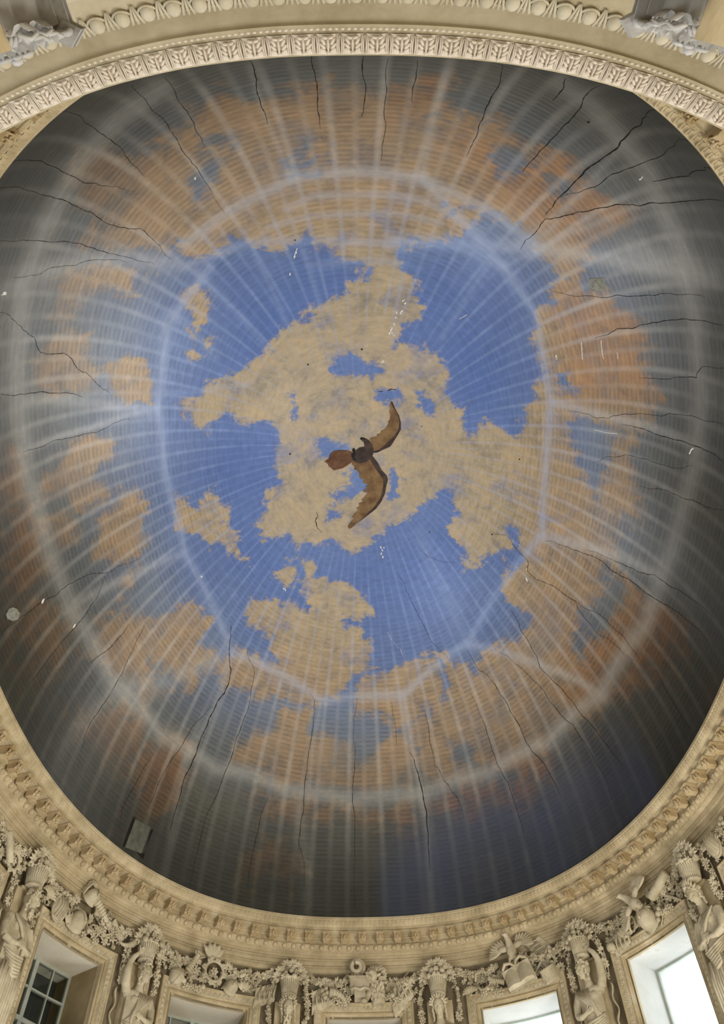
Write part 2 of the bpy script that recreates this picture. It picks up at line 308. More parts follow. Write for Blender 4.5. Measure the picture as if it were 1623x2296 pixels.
VEIL = [  # painted light bars: strength, half width, outline
 (1.0, 13, [(-693, -712), (-784, -614), (-851, -478), (-891, -359), (-917, -227), (-927, -34), (-916, 153), (-858, 398), (-738, 610), (-569, 761), (-309, 870), (-48, 906), (233, 890), (487, 805), (685, 667), (832, 469), (913, 214), (929, -11), (921, -230), (885, -387), (826, -527), (747, -656), (622, -786), (481, -877), (399, -913)]),
 (1.0, 15, [(-693, -712), (-595, -802), (-491, -865), (-378, -912)]),
 (0.95, 12, [(-169, -723), (2, -733), (169, -719), (404, -541), (521, -436), (607, -221), (638, 152), (414, 528), (163, 695), (-168, 705), (-502, 525), (-626, 194), (-646, -51), (-628, -231), (-558, -423), (-416, -541)]),
 (0.9, 12, [(-468, -601), (-328, -665), (-170, -718)]), (0.9, 12, [(169, -719), (368, -651), (496, -584)]),
 (0.75, 11, [(-483, -551), (-298, -587), (-101, -582), (77, -574), (252, -578), (418, -532)]),
 (0.7, 9, [(-191, -656), (-116, -683), (73, -685), (180, -671), (343, -609)]), (0.6, 8, [(-244, -619), (-121, -639), (99, -643), (234, -623)]),
 (0.6, 10, [(-131, -524), (-53, -527), (78, -531), (130, -526)]),
 (0.8, 9, [(-907, -275), (-795, -244), (-629, -225)]), (0.8, 22, [(-786, -616), (-730, -623), (-638, -607), (-501, -565)]), (0.7,14,[(-872, -375), (-779, -301), (-648, -219)]),
 (0.55, 10, [(169, -719), (188, -865), (190, -931)]), (0.5, 8, [(-169, -723), (-208, -853), (-213, -929)]),
 (0.9, 18, [(102, -574), (407, -581), (587, -590), (711, -595), (792, -614)]), (0.8, 26, [(682, -626), (745, -621), (786, -627)]),
 (0.55, 9, [(418, -532), (598, -663), (688, -756)]),(0.5, 9, [(409, -573), (505, -626), (553, -749), (572, -847)]),
 (0.9, 13, [(614, -217), (787, -237), (911, -268)]), (0.9, 16, [(639, 158), (811, 113), (921, 79)]),
 (0.85, 13, [(414, 534), (646, 513), (832, 469)]), (0.9, 11, [(163, 695), (195, 812), (224, 895)]), (1.0, 15, [(224, 895), (240, 939), (239, 980)]),
 (0.55, 8, [(-168, 705), (-205, 807), (-222, 895)]), (0.6, 12, [(-503, 532), (-570, 640), (-657, 700)]), (0.6,14,[(-657, 700), (-684, 751), (-689, 788)]),
 (0.8, 14, [(-633, 191), (-775, 182), (-911, 148)]), (0.55, 22, [(-534, 522), (-709, 511), (-859, 427), (-933, 402)]), (0.35, 26, [(222, 243), (301, 368), (414, 528)]),
 (0.5, 12, [(-289, -320), (-377, -436), (-453, -536)]), (0.55, 9, [(-214, -362), (-255, -469), (-291, -560)]), (0.5, 9, [(-113, -415), (-133, -496), (-153, -562)]),
 (0.5, 9, [(266, -335), (332, -457), (380, -539)]), (0.45, 9, [(111, -329), (127, -459), (134, -559)]), (0.5,20,[(-217, 975), (-237, 942), (-256, 914)]),
 (0.45, 12, [(-451, -319), (-498, -398), (-544, -454)]), (0.45, 9, [(-603, -259), (-520, -237), (-357, -230)]),
]
# window reflections painted into the dome colour as pale spots: centre, radius, strength
GLARE_SPOTS = [([(-747, -407)], 190, 0.75), ([(-750, -220)], 120, 0.5), ([(708, -604)], 130, 0.55), ([(374, -570)], 90, 0.25), ([(861, 37)], 90, 0.45), ([(294, 409)], 110, 0.35), ([(-850, 437)], 120, 0.35), ([(-252, -128)], 100, 0.15),([(-756, -548)], 110, 0.5),([(873, -399)],120,0.2)]
NT, NR = 1000, 300
sv = np.linspace(-PER / 2, PER / 2, NT + 1)
ux = np.concatenate([LX / A]); 
lx = _ip(LX, sv - 1e-9) / A; ly = _ip(LY, sv - 1e-9) / B
rho = np.sin(np.linspace(0, np.pi / 2, NR + 1)) ** 1.0
rho = np.concatenate([rho[:1] + 0.0, rho[1:]])
RHO, SV = np.meshgrid(rho, sv, indexing='ij')
DX, DY = RHO * lx[None, :], RHO * ly[None, :]
cyw, syw = math.cos(YAW), math.sin(YAW)
def dome_xyz(dx, dy, off=0.0):
    dx = np.asarray(dx, float); dy = np.asarray(dy, float)
    r = np.minimum((np.abs(dx) ** NEXP + np.abs(dy) ** NEXP) ** (1 / NEXP), 1.0)
    x, y, z = A * dx, B * dy, RISE * np.sqrt(1 - r * r)
    if off:
        L = np.sqrt((x / A ** 2) ** 2 + (y / B ** 2) ** 2 + (z / RISE ** 2) ** 2) + 1e-9
        x = x - off * x / A ** 2 / L; y = y - off * y / B ** 2 / L; z = z - off * z / RISE ** 2 / L
    return np.stack([X0 + x * cyw - y * syw, YC + x * syw + y * cyw, H + z], -1)
XYZ = dome_xyz(DX, DY).reshape(-1, 3)
px, py = (DX * SQ).ravel(), (DY * SQ).ravel()
def sc(pl): return [(x * SQ / 1000, y * SQ / 1000) for x, y in pl]
sdf = np.full(px.shape, -200.0)
for pl in CLOUDS: sdf = np.maximum(sdf, poly_sdf(px, py, sc(pl)))
for pl in HOLES: sdf = np.minimum(sdf, -poly_sdf(px, py, sc(pl)))
sdf = np.clip(sdf / 80.0, -1, 1) * 0.5 + 0.5
red = np.zeros(px.shape)
for pl in RED: red = np.maximum(red, np.clip(poly_sdf(px, py, sc(pl)) / 70 + 0.45, 0, 1))
veil = np.zeros(px.shape)
for st, hw, pl in VEIL:
    d = line_d(px, py, sc(pl)); veil = 1 - (1 - veil) * (1 - 0.62 * st * np.exp(-(d / (hw * 0.76)) ** 2))
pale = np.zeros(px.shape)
for pl, r, st in GLARE_SPOTS:
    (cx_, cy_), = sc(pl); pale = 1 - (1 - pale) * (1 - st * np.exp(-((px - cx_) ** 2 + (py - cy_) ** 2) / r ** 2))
arc = np.concatenate([[0], np.cumsum(np.hypot(np.diff(rho) * 8.6, np.diff(np.sqrt(1 - rho ** 2)) * RISE))])
ARC = np.repeat(arc, NT + 1)
me = bpy.data.meshes.new('dome')
idx = np.arange((NR + 1) * (NT + 1)).reshape(NR + 1, NT + 1)
q = np.stack([idx[:-1, :-1], idx[1:, :-1], idx[1:, 1:], idx[:-1, 1:]], -1).reshape(-1, 4)
me.vertices.add(len(XYZ)); me.vertices.foreach_set('co', XYZ.astype(np.float32).ravel())
me.loops.add(q.size); me.loops.foreach_set('vertex_index', q.astype(np.int32).ravel())
me.polygons.add(len(q)); me.polygons.foreach_set('loop_start', np.arange(0, q.size, 4, dtype=np.int32))
me.polygons.foreach_set('use_smooth', np.ones(len(q), bool)); me.update(calc_edges=True); me.validate()
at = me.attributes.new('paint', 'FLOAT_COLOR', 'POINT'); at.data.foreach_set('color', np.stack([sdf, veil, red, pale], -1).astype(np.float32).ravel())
haze_blue = np.zeros(px.shape); right_shade = np.zeros(px.shape)
for pl in HAZE_BLUE: haze_blue = np.maximum(haze_blue, np.clip(poly_sdf(px, py, sc(pl)) / 90 + 0.5, 0, 1))
for pl in RIGHT_SHADE: right_shade = np.maximum(right_shade, np.clip(poly_sdf(px, py, sc(pl)) / 130 + 0.5, 0, 1))
at = me.attributes.new('tint', 'FLOAT_COLOR', 'POINT'); at.data.foreach_set('color', np.stack([haze_blue, right_shade, haze_blue * 0, haze_blue * 0], -1).astype(np.float32).ravel())
at = me.attributes.new('polar', 'FLOAT_VECTOR', 'POINT'); at.data.foreach_set('vector', np.stack([np.tile((sv / PER + 0.5) * 112, NR + 1), ARC, RHO.ravel()], -1).astype(np.float32).ravel())

FRESCO = bpy.data.materials.new('painted_sky_fresco'); FRESCO.use_nodes = True
nt = FRESCO.node_tree; n = nt.nodes; l = nt.links; bs_ = n['Principled BSDF']; bs_.inputs['Roughness'].default_value = 0.62; bs_.inputs['Specular IOR Level'].default_value = 0.2
def A_(name):
    a = n.new('ShaderNodeAttribute'); a.attribute_name = name; s_ = n.new('ShaderNodeSeparateXYZ'); l.new(a.outputs['Vector'], s_.inputs[0]); return a, s_
def Mth(op, a, b=None, c=None, clamp=False):
    m = n.new('ShaderNodeMath'); m.operation = op; m.use_clamp = clamp
    for i, x in enumerate((a, b, c)):
        if x is None: continue
        if isinstance(x, (int, float)): m.inputs[i].default_value = x
        else: l.new(x, m.inputs[i])
    return m.outputs[0]
def Noise(scale, det=5, rough=0.6, vec=None, dist=0.0):
    t = n.new('ShaderNodeTexNoise'); t.inputs['Scale'].default_value = scale; t.inputs['Detail'].default_value = det; t.inputs['Roughness'].default_value = rough; t.inputs['Distortion'].default_value = dist
    l.new(vec if vec is not None else geo.outputs['Position'], t.inputs['Vector']); return t.outputs['Fac']
def Ramp(f, els):
    r = n.new('ShaderNodeValToRGB'); e = r.color_ramp.elements
    e[0].position, e[0].color = els[0][0], (*els[0][1], 1); e[1].position, e[1].color = els[-1][0], (*els[-1][1], 1)
    for p_, c_ in els[1:-1]: k = e.new(p_); k.color = (*c_, 1)
    l.new(f, r.inputs[0]); return r.outputs[0]
def Mix(f, a, b, mode='MIX'):
    m = n.new('ShaderNodeMix'); m.data_type = 'RGBA'; m.blend_type = mode
    if isinstance(f, float): m.inputs[0].default_value = f
    else: l.new(f, m.inputs[0])
    for i, x in ((6, a), (7, b)):
        if isinstance(x, tuple): m.inputs[i].default_value = (*x, 1)
        else: l.new(x, m.inputs[i])
    return m.outputs[2]
def Sm(x, lo, hi):
    m = n.new('ShaderNodeMapRange'); m.interpolation_type = 'SMOOTHSTEP'; l.new(x, m.inputs[0]); m.inputs[1].default_value = lo; m.inputs[2].default_value = hi; return m.outputs[0]
def srgb(r, g, b): return tuple((c / 255 / 12.92) if c / 255 <= 0.04045 else ((c / 255 + 0.055) / 1.055) ** 2.4 for c in (r, g, b))
geo = n.new('ShaderNodeNewGeometry')
pa, ps = A_('paint'); po, pp = A_('polar')
TAU, ARCN, RH = pp.outputs[0], pp.outputs[1], pp.outputs[2]
nz = Mth('ADD', Mth('MULTIPLY', Noise(1.5, 9, 0.72, None, 0.6), 0.7), Mth('MULTIPLY', Noise(6.5, 6, 0.7), 0.3)); nz2 = Noise(0.5, 3, 0.5); nfine = Noise(7, 4, 0.6)
edge = Mth('ADD', ps.outputs[0], Mth('MULTIPLY', Mth('SUBTRACT', nz, 0.5), 0.95))
core = Mth('MULTIPLY', Sm(edge, 0.45, 0.545), Mth('SUBTRACT', 1.0, Mth('MULTIPLY', Sm(Noise(0.9, 6, 0.65, None, 0.4), 0.50, 0.68), 0.42))); soft = Mth('MULTIPLY', Sm(edge, 0.40, 0.60), Mth('SUBTRACT', 0.92, Mth('MULTIPLY', Sm(Noise(0.8, 6, 0.65), 0.46, 0.66), 0.45)))
zone = Sm(RH, 0.62, 0.86)
m_ = n.new('ShaderNodeMix'); m_.data_type = 'FLOAT'; l.new(zone, m_.inputs[0]); l.new(core, m_.inputs[2]); l.new(soft, m_.inputs[3]); cloud = m_.outputs[0]
sky = Ramp(RH, [(0.0, srgb(118, 141, 190)), (0.45, srgb(101, 125, 181)), (0.64, srgb(110, 130, 172)), (0.74, srgb(122, 133, 152)), (0.86, srgb(108, 111, 110)), (0.94, srgb(90, 89, 80)), (1.0, srgb(60, 60, 51))])
cl = Ramp(RH, [(0.0, srgb(190, 174, 148)), (0.5, srgb(184, 167, 138)), (0.7, srgb(176, 152, 120)), (0.84, srgb(160, 136, 106)), (0.93, srgb(122, 101, 79)), (1.0, srgb(66, 58, 45))])
cl = Mix(Mth('MULTIPLY', ps.outputs[2], 0.5), cl, Mix(1.0, cl, (1.12, 0.76, 0.5), 'MULTIPLY'))
shade = Ramp(Noise(1.5, 8, 0.72, dist=0.5), [(0.34, (0.66, 0.70, 0.80)), (0.48, (0.97, 0.97, 0.98)), (0.66, (1.16, 1.10, 1.0))])
cl = Mix(1.0, cl, shade, 'MULTIPLY')
skv = Ramp(nz2, [(0.3, (0.86, 0.88, 0.95)), (0.7, (1.12, 1.1, 1.04))]); sky = Mix(1.0, sky, skv, 'MULTIPLY')
base = Mix(cloud, sky, cl)
# painted ribs of the lattice (112 of them) and the fine rungs between them
fr_ = Mth('FRACT', TAU); tri = Mth('ABSOLUTE', Mth('SUBTRACT', fr_, 0.5))          # 0.5 on a rib
wob = Noise(0.9, 2, 0.5)
alt = Mth('ADD', 0.42, Mth('MULTIPLY', Mth('GREATER_THAN', Mth('FRACT', Mth('DIVIDE', Mth('ADD', TAU, 0.5), 2.0)), 0.5), 0.58)); rib = Mth('MULTIPLY', Mth('MULTIPLY', Sm(tri, 0.22, 0.5), alt), Mth('SUBTRACT', 1.0, Mth('MULTIPLY', Sm(RH, 0.92, 1.0), 0.45)))
ribamt = Mth('MULTIPLY', rib, Mth('MULTIPLY', Sm(RH, 0.16, 0.34), Mth('ADD', Mth('MULTIPLY', wob, 0.95), -0.10)))
rungf = Mth('FRACT', Mth('DIVIDE', Mth('ADD', ARCN, Mth('MULTIPLY', nz2, 0.15)), 0.112)); rung = Sm(Mth('ABSOLUTE', Mth('SUBTRACT', rungf, 0.5)), 0.10, 0.40)
gap = Mth('SUBTRACT', 1.0, Sm(tri, 0.30, 0.44))
rungamt = Mth('MULTIPLY', Mth('MULTIPLY', rung, gap), Mth('MULTIPLY', Sm(RH, 0.30, 0.80), Mth('ADD', Mth('MULTIPLY', Noise(1.3, 3, 0.5), 1.35), -0.20)))
base = Mix(rungamt, base, Mix(1.0, base, (0.66, 0.66, 0.70), 'MULTIPLY'))
lightc = Ramp(RH, [(0.0, srgb(140, 162, 206)), (0.6, srgb(146, 166, 206)), (0.76, srgb(176, 178, 182)), (0.9, srgb(158, 156, 148)), (1.0, srgb(100, 98, 88))])
lightc = Mix(Mth('MULTIPLY', cloud, 0.62), lightc, Mix(0.5, lightc, (0.72, 0.58, 0.40)))
base = Mix(Mth('MULTIPLY', ribamt, 0.9), base, lightc)
base = Mix(ps.outputs[1], base, lightc)
base = Mix(pa.outputs['Alpha'], base, Mix(1.0, base, (1.65, 1.68, 1.74), 'MULTIPLY')); base = Mix(Mth('MULTIPLY', pa.outputs['Alpha'], 0.22), base, srgb(200, 206, 214))  # brighten the base colour where the window reflections are painted
strk = n.new('ShaderNodeCombineXYZ'); l.new(Mth('MULTIPLY', TAU, 0.5), strk.inputs[0]); l.new(Mth('MULTIPLY', ARCN, 9.0), strk.inputs[1])
streak = Ramp(Noise(1.0, 4, 0.6, strk.outputs[0]), [(0.3, (0.88, 0.88, 0.88)), (0.7, (1.1, 1.1, 1.1))])
base = Mix(1.0, base, streak, 'MULTIPLY')
base = Mix(1.0, base, Ramp(nfine, [(0.3, (0.93, 0.93, 0.93)), (0.7, (1.06, 1.06, 1.06))]), 'MULTIPLY')
na_, ns_ = A_('tint'); base = Mix(Mth('MULTIPLY', ns_.outputs[0], 0.78), base, Mix(0.35, srgb(72, 82, 118), base)); base = Mix(Mth('MULTIPLY', ns_.outputs[1], 0.85), base, Mix(1.0, base, (0.50, 0.50, 0.50), 'MULTIPLY'))  # blend in the painted lens haze, then the right-side shade
l.new(base, bs_.inputs['Base Color'])
bp = n.new('ShaderNodeBump'); bp.inputs['Strength'].default_value = 0.08; l.new(nfine, bp.inputs['Height']); l.new(bp.outputs[0], bs_.inputs['Normal'])
me.materials.append(FRESCO)
ceiling = obj('ceiling', me, None, None, 'oval domed ceiling painted with a clouded blue sky and a lattice of light bars', 'structure', 'ceiling')

# cracks: thin dark gaps in the plaster, each one its own piece
CRACKS = [  # half width in mm, outline
 (8,[(-209, -940), (-205, -925), (-212, -892), (-210, -865), (-204, -829)]),(8,[(-86, -945), (-84, -904), (-83, -873), (-83, -817)]),(5,[(-371, -925), (-371, -892), (-363, -855), (-362, -826), (-354, -796)]),
 (5,[(-425, -919), (-428, -903), (-422, -866), (-409, -823), (-405, -801), (-386, -760), (-373, -722), (-349, -660)]),(5,[(-517, -905), (-531, -872), (-528, -852), (-519, -827), (-512, -790), (-498, -756)]),
 (5,[(-622, -847), (-625, -834), (-621, -811), (-616, -791), (-605, -767), (-578, -753), (-544, -736)]),(6,[(-673, -807), (-672, -783), (-662, -761), (-650, -747), (-636, -721), (-614, -689), (-594, -669), (-548, -653), (-532, -626), (-518, -592), (-506, -576)]),
 (5,[(-750, -713), (-729, -691), (-705, -672), (-663, -644), (-633, -620), (-597, -599), (-546, -571)]),(4,[(-783, -635), (-757, -620), (-732, -624), (-698, -613), (-665, -613), (-633, -604), (-601, -587)]),
 (6,[(-826, -581), (-822, -550), (-820, -519), (-815, -498), (-820, -462), (-787, -438), (-779, -420), (-777, -391), (-764, -375), (-752, -339), (-731, -306)]),(6,[(-893, -424), (-883, -403), (-854, -382), (-823, -355), (-786, -322)]),
 (7,[(292, -931), (302, -902), (291, -860), (284, -802), (272, -767)]),(8,[(460, -914), (461, -881), (453, -835), (439, -800), (407, -744)]),(12,[(534, -896), (559, -860), (561, -815), (543, -779), (528, -749), (502, -701), (486, -660)]),
 (8,[(448, -578), (457, -602), (481, -633), (491, -654), (531, -667), (578, -688), (615, -708), (650, -715), (684, -736), (706, -765), (709, -776)]),(6,[(505, -701), (536, -716), (560, -732), (581, -765), (607, -791), (620, -816), (598, -862)]),
 (6,[(642, -767), (655, -780), (666, -796), (659, -817), (649, -829)]),(5,[(543, -496), (585, -493), (650, -504), (689, -520), (736, -537), (760, -554), (790, -569), (814, -582)]),
 (7,[(677, -409), (714, -445), (763, -478), (802, -511), (835, -536), (852, -545)]),(5,[(787, -353), (824, -371), (870, -412), (868, -441), (887, -463)]),(5,[(654, -209), (701, -219), (753, -228), (796, -260), (848, -289), (907, -332), (925, -350)]),
 (8,[(784, -227), (817, -237), (859, -244), (894, -261), (917, -271), (931, -276), (946, -276)]),(5,[(849, -102), (886, -124), (922, -138), (951, -156), (967, -181)]),
 (7,[(480, 197), (534, 190), (555, 211), (607, 247), (605, 270), (635, 285), (698, 282), (751, 288), (778, 316), (810, 334), (850, 328), (896, 324)]),
 (8,[(649, 165), (705, 156), (746, 150), (788, 142), (830, 150), (872, 142), (904, 143), (942, 127), (963, 117), (980, 107), (989, 106)]),
 (7,[(763, 135), (818, 123), (853, 115), (881, 108), (909, 85), (935, 81), (966, 62), (989, 46)]),
 (9,[(560, 399), (587, 422), (627, 468), (660, 514), (716, 529), (771, 548), (816, 552), (850, 556), (871, 551)]),(9,[(411, 549), (454, 593), (525, 626), (564, 659), (601, 686), (631, 711), (669, 714), (695, 727), (711, 740)]),
 (7,[(518, 525), (581, 539), (646, 556), (696, 581), (756, 588), (795, 603), (829, 614), (839, 631)]),(7,[(423, 657), (453, 697), (486, 740), (511, 781), (547, 799), (568, 828), (584, 849)]),
 (13,[(182, 819), (213, 854), (230, 888), (242, 935), (243, 971)]),(7,[(245, 727), (262, 786), (278, 835), (314, 856), (360, 874), (380, 898)]),(5,[(115, 708), (126, 761), (131, 809)]),
 (14,[(-500, 447), (-511, 511), (-508, 568), (-534, 617), (-569, 639), (-602, 672), (-639, 712), (-667, 732), (-682, 757), (-694, 773)]),(8,[(-446, 529), (-424, 591), (-440, 657), (-471, 705), (-505, 754), (-544, 793), (-583, 817), (-599, 834), (-610, 847), (-614, 852)]),
 (8,[(-217, 678), (-194, 705), (-207, 781), (-226, 844), (-238, 889), (-250, 932), (-255, 945), (-234, 963), (-230, 980)]),(7,[(-371, 863), (-400, 885), (-417, 915), (-429, 930), (-430, 937)]),
 (7,[(-25, 704), (-41, 797), (-38, 860), (-48, 908), (-40, 936), (-41, 999)]),(7,[(-575, 629), (-634, 644), (-676, 668), (-727, 682), (-746, 695), (-764, 708)]),(6,[(-739, 619), (-781, 633), (-809, 640), (-822, 642), (-823, 652)]),
 (7,[(-766, 326), (-813, 378), (-833, 403), (-861, 420), (-889, 429), (-904, 430), (-915, 452)]),(7,[(-805, 298), (-845, 317), (-879, 313), (-899, 309)]),(5,[(-910, -275), (-879, -259), (-840, -247), (-783, -225), (-702, -222)]),
 (6,[(-748, 146), (-799, 136), (-837, 129), (-870, 103), (-913, 86), (-935, 86), (-954, 70), (-973, 60), (-989, 39), (-995, 35)]),(7,[(-842, 135), (-865, 173), (-891, 190), (-916, 197), (-943, 200), (-987, 197)]),
 (10,[(-165, 172), (-159, 185), (-170, 199), (-164, 220), (-151, 234)]),(10,[(68, -181), (83, -182)]),(14,[(98, -184), (110, -189), (127, -187)]),(3,[(213, 270), (254, 303), (305, 312), (370, 309)]),
 (5,[(136, 359), (170, 389), (188, 431), (228, 489), (268, 542), (303, 566), (344, 591)]),(8,[(18, -946), (16, -917), (14, -840)]),(6,[(127, -934), (127, -894), (129, -864)]),(5,[(68, -938), (70, -887), (70, -807), (64, -755)]),
 (7,[(407, -918), (417, -900), (412, -879)]),(6,[(935, 292), (954, 310), (968, 313), (975, 299)]),(6,[(751, 288), (800, 285), (865, 290), (920, 312)]),(4,[(737, -97), (805, -157), (848, -174), (888, -186), (919, -223)])]
rnd = random.Random(4)
def jag(pl, it=3, amp=0.11):
    pl = [tuple(p) for p in pl]
    for _ in range(it):
        q = [pl[0]]
        for a, b in zip(pl[:-1], pl[1:]):
            L = math.hypot(b[0] - a[0], b[1] - a[1]); k = rnd.uniform(-amp, amp)
            q += [((a[0] + b[0]) / 2 - (b[1] - a[1]) * k, (a[1] + b[1]) / 2 + (b[0] - a[0]) * k), b]
        pl = q
    return pl
for hw, pl in CRACKS:
    pl = jag(pl); n_ = len(pl); c = dome_xyz([p[0] / 1000 for p in pl], [p[1] / 1000 for p in pl], 0.004)
    c2 = dome_xyz([p[0] / 1000 for p in pl], [p[1] / 1000 for p in pl], 0.05); org = c.mean(0); mb = MB()
    for i in range(n_):
        t = Vector(c[min(i + 1, n_ - 1)] - c[max(i - 1, 0)]).normalized(); nn = Vector(c2[i] - c[i]).normalized(); side = t.cross(nn)
        w = hw / 1000 * (0.25 + 0.75 * math.sin(math.pi * (i + 0.4) / n_) ** 0.6) * rnd.uniform(0.5, 1.3); p0 = Vector(c[i] - org)
        mb.v += [tuple(p0 - side * w), tuple(p0 + side * w)]
        if i: k = 2 * i; mb.f.append((k - 2, k - 1, k + 1, k)); mb.sm.append(True)
    part(ceiling, 'crack', mb, DARK, None, None, Matrix.Translation(org))

def patch(pl, off, step=0.05):
    "flat painted or plastered shape lying on the vault"
    pts = [Vector((p[0] / 1000, p[1] / 1000)) for p in pl]; x0 = min(p.x for p in pts); x1 = max(p.x for p in pts); y0 = min(p.y for p in pts); y1 = max(p.y for p in pts)
    n_ = len(pts); edges = [(i, (i + 1) % n_) for i in range(n_)]; inner = []
    st = step / 8.0
    for i in range(int((x1 - x0) / st) + 1):
        for j in range(int((y1 - y0) / st) + 1): inner.append(Vector((x0 + i * st + 0.001 * (j % 2), y0 + j * st)))
    ix = np.array([(p.x, p.y) for p in inner]); d = poly_sdf(ix[:, 0], ix[:, 1], [(p.x, p.y) for p in pts])
    inner = [p for p, k in zip(inner, d) if k > st * 0.3]
    r = delaunay_2d_cdt(pts + inner, edges, [], 1, 1e-7)
    v = dome_xyz([p.x for p in r[0]], [p.y for p in r[0]], off); org = v.mean(0)
    mb = MB(); mb.v = (v - org).tolist(); mb.f = [tuple(f) for f in r[2]]; mb.sm = [True] * len(mb.f); return mb, Matrix.Translation(org)
def dpatch(parent, name, pl, off, m, label=None, step=0.05):
    mb, T = patch(pl, off, step); return obj(name, mb.mesh(name, m), parent, T, label)
dpatch(ceiling, 'repair_patch', [(624, -541), (641, -547), (655, -552), (662, -535), (664, -524), (652, -517), (636, -515), (630, -526)], 0.008, PATCH, 'small square patch of bare grey plaster')
dpatch(ceiling, 'repair_patch', [(-986, 8), (-983, 14), (-980, 28), (-979, 43), (-982, 49), (-986, 40), (-989, 23), (-989, 11)], 0.008, PATCH, 'small round patch of pale grey plaster')
dpatch(ceiling, 'hatch_gap', [(-794, 678), (-789, 684), (-800, 686), (-751, 740), (-747, 732), (-740, 737), (-753, 739), (-806, 679)], 0.006, DARK, 'black gap round the access hatch')
dpatch(ceiling, 'access_hatch', [(-789, 685), (-748, 729), (-760, 731), (-801, 685)], 0.009, HATCHM, 'grey painted access hatch at the foot of the dome')
mb = MB()
for pl in [(142, -431), (146, -425), (134, -399), (139, -405), (121, -402), (119, -387), (115, -368), (107, -356), (102, -346), (111, -344), (115, -339), (79, -266), (83, -267), (76, 286), (81, 293), (88, 288), (79, 303), (84, 314), (-301, 389), (-295, 395), (-584, 280), (602, 269), (603, 295), (606, 300), (596, -337), (600, -335), (-951, 71), (-917, 192), (-396, -738), (-806, -611), (624, -767), (-175, -558), (-180, -547), (-197, -504)]:
    for _ in range(3):
        cx_, cy_ = pl[0] / 1000 + rnd.gauss(0, .0012), pl[1] / 1000 + rnd.gauss(0, .0018); k = rnd.randint(5, 7); r = rnd.uniform(0.001, 0.003)
        poly = [(cx_ + r * rnd.uniform(.5, 1.2) * math.cos(2 * math.pi * i / k), cy_ + r * rnd.uniform(.5, 1.4) * math.sin(2 * math.pi * i / k)) for i in range(k)]
        v = dome_xyz([p[0] for p in poly], [p[1] for p in poly], 0.005); mb.add(v.tolist(), [tuple(range(k))], False)
for hw_, pl in ((.0011, [(650, -390), (655, -371), (662, -349)]), (.0011, [(691, -408), (699, -386), (708, -366)]), (.0008, [(731, -392), (736, -378)]), (.0009, [(-170, -567), (-177, -555), (-182, -542)]), (.0008, [(100, 532), (118, 554), (142, 574)]), (.0008, [(153, 577), (161, 594)]), (.0006, [(314, -392), (336, -406)]), (.0007, [(728, -186), (780, -201)]), (.0008, [(908, -242), (910, -260)])):
    pl = jag(pl, 2, .06); v = dome_xyz([(p[0] / 1000 + e * hw_) for p in pl for e in (-1, 1)], [(p[1] / 1000 + e * hw_ * .6) for p in pl for e in (-1, 1)], 0.005); mb.add(v.tolist(), [(2 * i, 2 * i + 1, 2 * i + 3, 2 * i + 2) for i in range(len(pl) - 1)], False)
part(ceiling, 'paint_flakes', mb, FLAKE, 'scattered white spots where the paint has flaked off', 'stuff')
mb = MB()
for pl in [(-166, -264), (12, -301), (260, 230), (481, 199), (491, -850), (218, -86), (-247, -13), (544, -42), (-174, -586), (104, -94)]:
    r_ = rnd.uniform(.002, .0036); v = dome_xyz([pl[0] / 1000 + r_ * math.cos(a) for a in np.linspace(0, 5.4, 7)], [pl[1] / 1000 + r_ * .8 * math.sin(a) for a in np.linspace(0, 5.4, 7)], 0.005); mb.add(v.tolist(), [tuple(range(7))], False)
part(ceiling, 'dark_specks', mb, DARK, 'small dark holes in the painted plaster', 'stuff')
# the painted bird of prey
bird = obj('painted_bird', None, ceiling, None, 'brown bird of prey painted at the crown of the dome, wings spread'); bird.empty_display_size = 0.3
dpatch(bird, 'wing', [(110.8, -155.3), (116.9, -150.4), (126.4, -131.5), (139.0, -113.8), (146.2, -93.6), (146.8, -72.9), (132.8, -51.5), (117.7, -30.2), (110.1, -20.6), (85.1, -10.8), (66.2, -2.6), (52.0, -0.8), (45.7, -12.8), (44.2, -28.5), (36.4, -42.8), (47.4, -48.1), (63.0, -49.8), (61.4, -56.3), (75.4, -58.9), (76.9, -66.8), (90.8, -72.3), (96.9, -78.8), (99.9, -84.1), (102.8, -90.7), (107.2, -102.4), (108.5, -115.3), (103.8, -125.5), (108.2, -130.9), (104.9, -146.1), (110.9, -147.5)], 0.012, BROWN, 'upper wing, light ochre brown')
dpatch(bird, 'wing_edge', [(110.8, -155.3), (116.9, -150.4), (126.4, -131.5), (139.0, -113.8), (146.2, -93.6), (146.8, -72.9), (132.8, -51.5), (117.7, -30.2), (110.1, -20.6), (85.1, -10.8), (66.2, -2.6), (52.0, -0.8), (50.4, -6.1), (69.3, -10.4), (91.2, -24.1), (109.8, -40.4), (122.0, -51.1), (137.0, -69.9), (141.0, -93.4), (134.4, -113.6), (121.8, -131.3), (110.9, -147.5)], 0.016, DBROWN, 'dark leading edge of the upper wing')
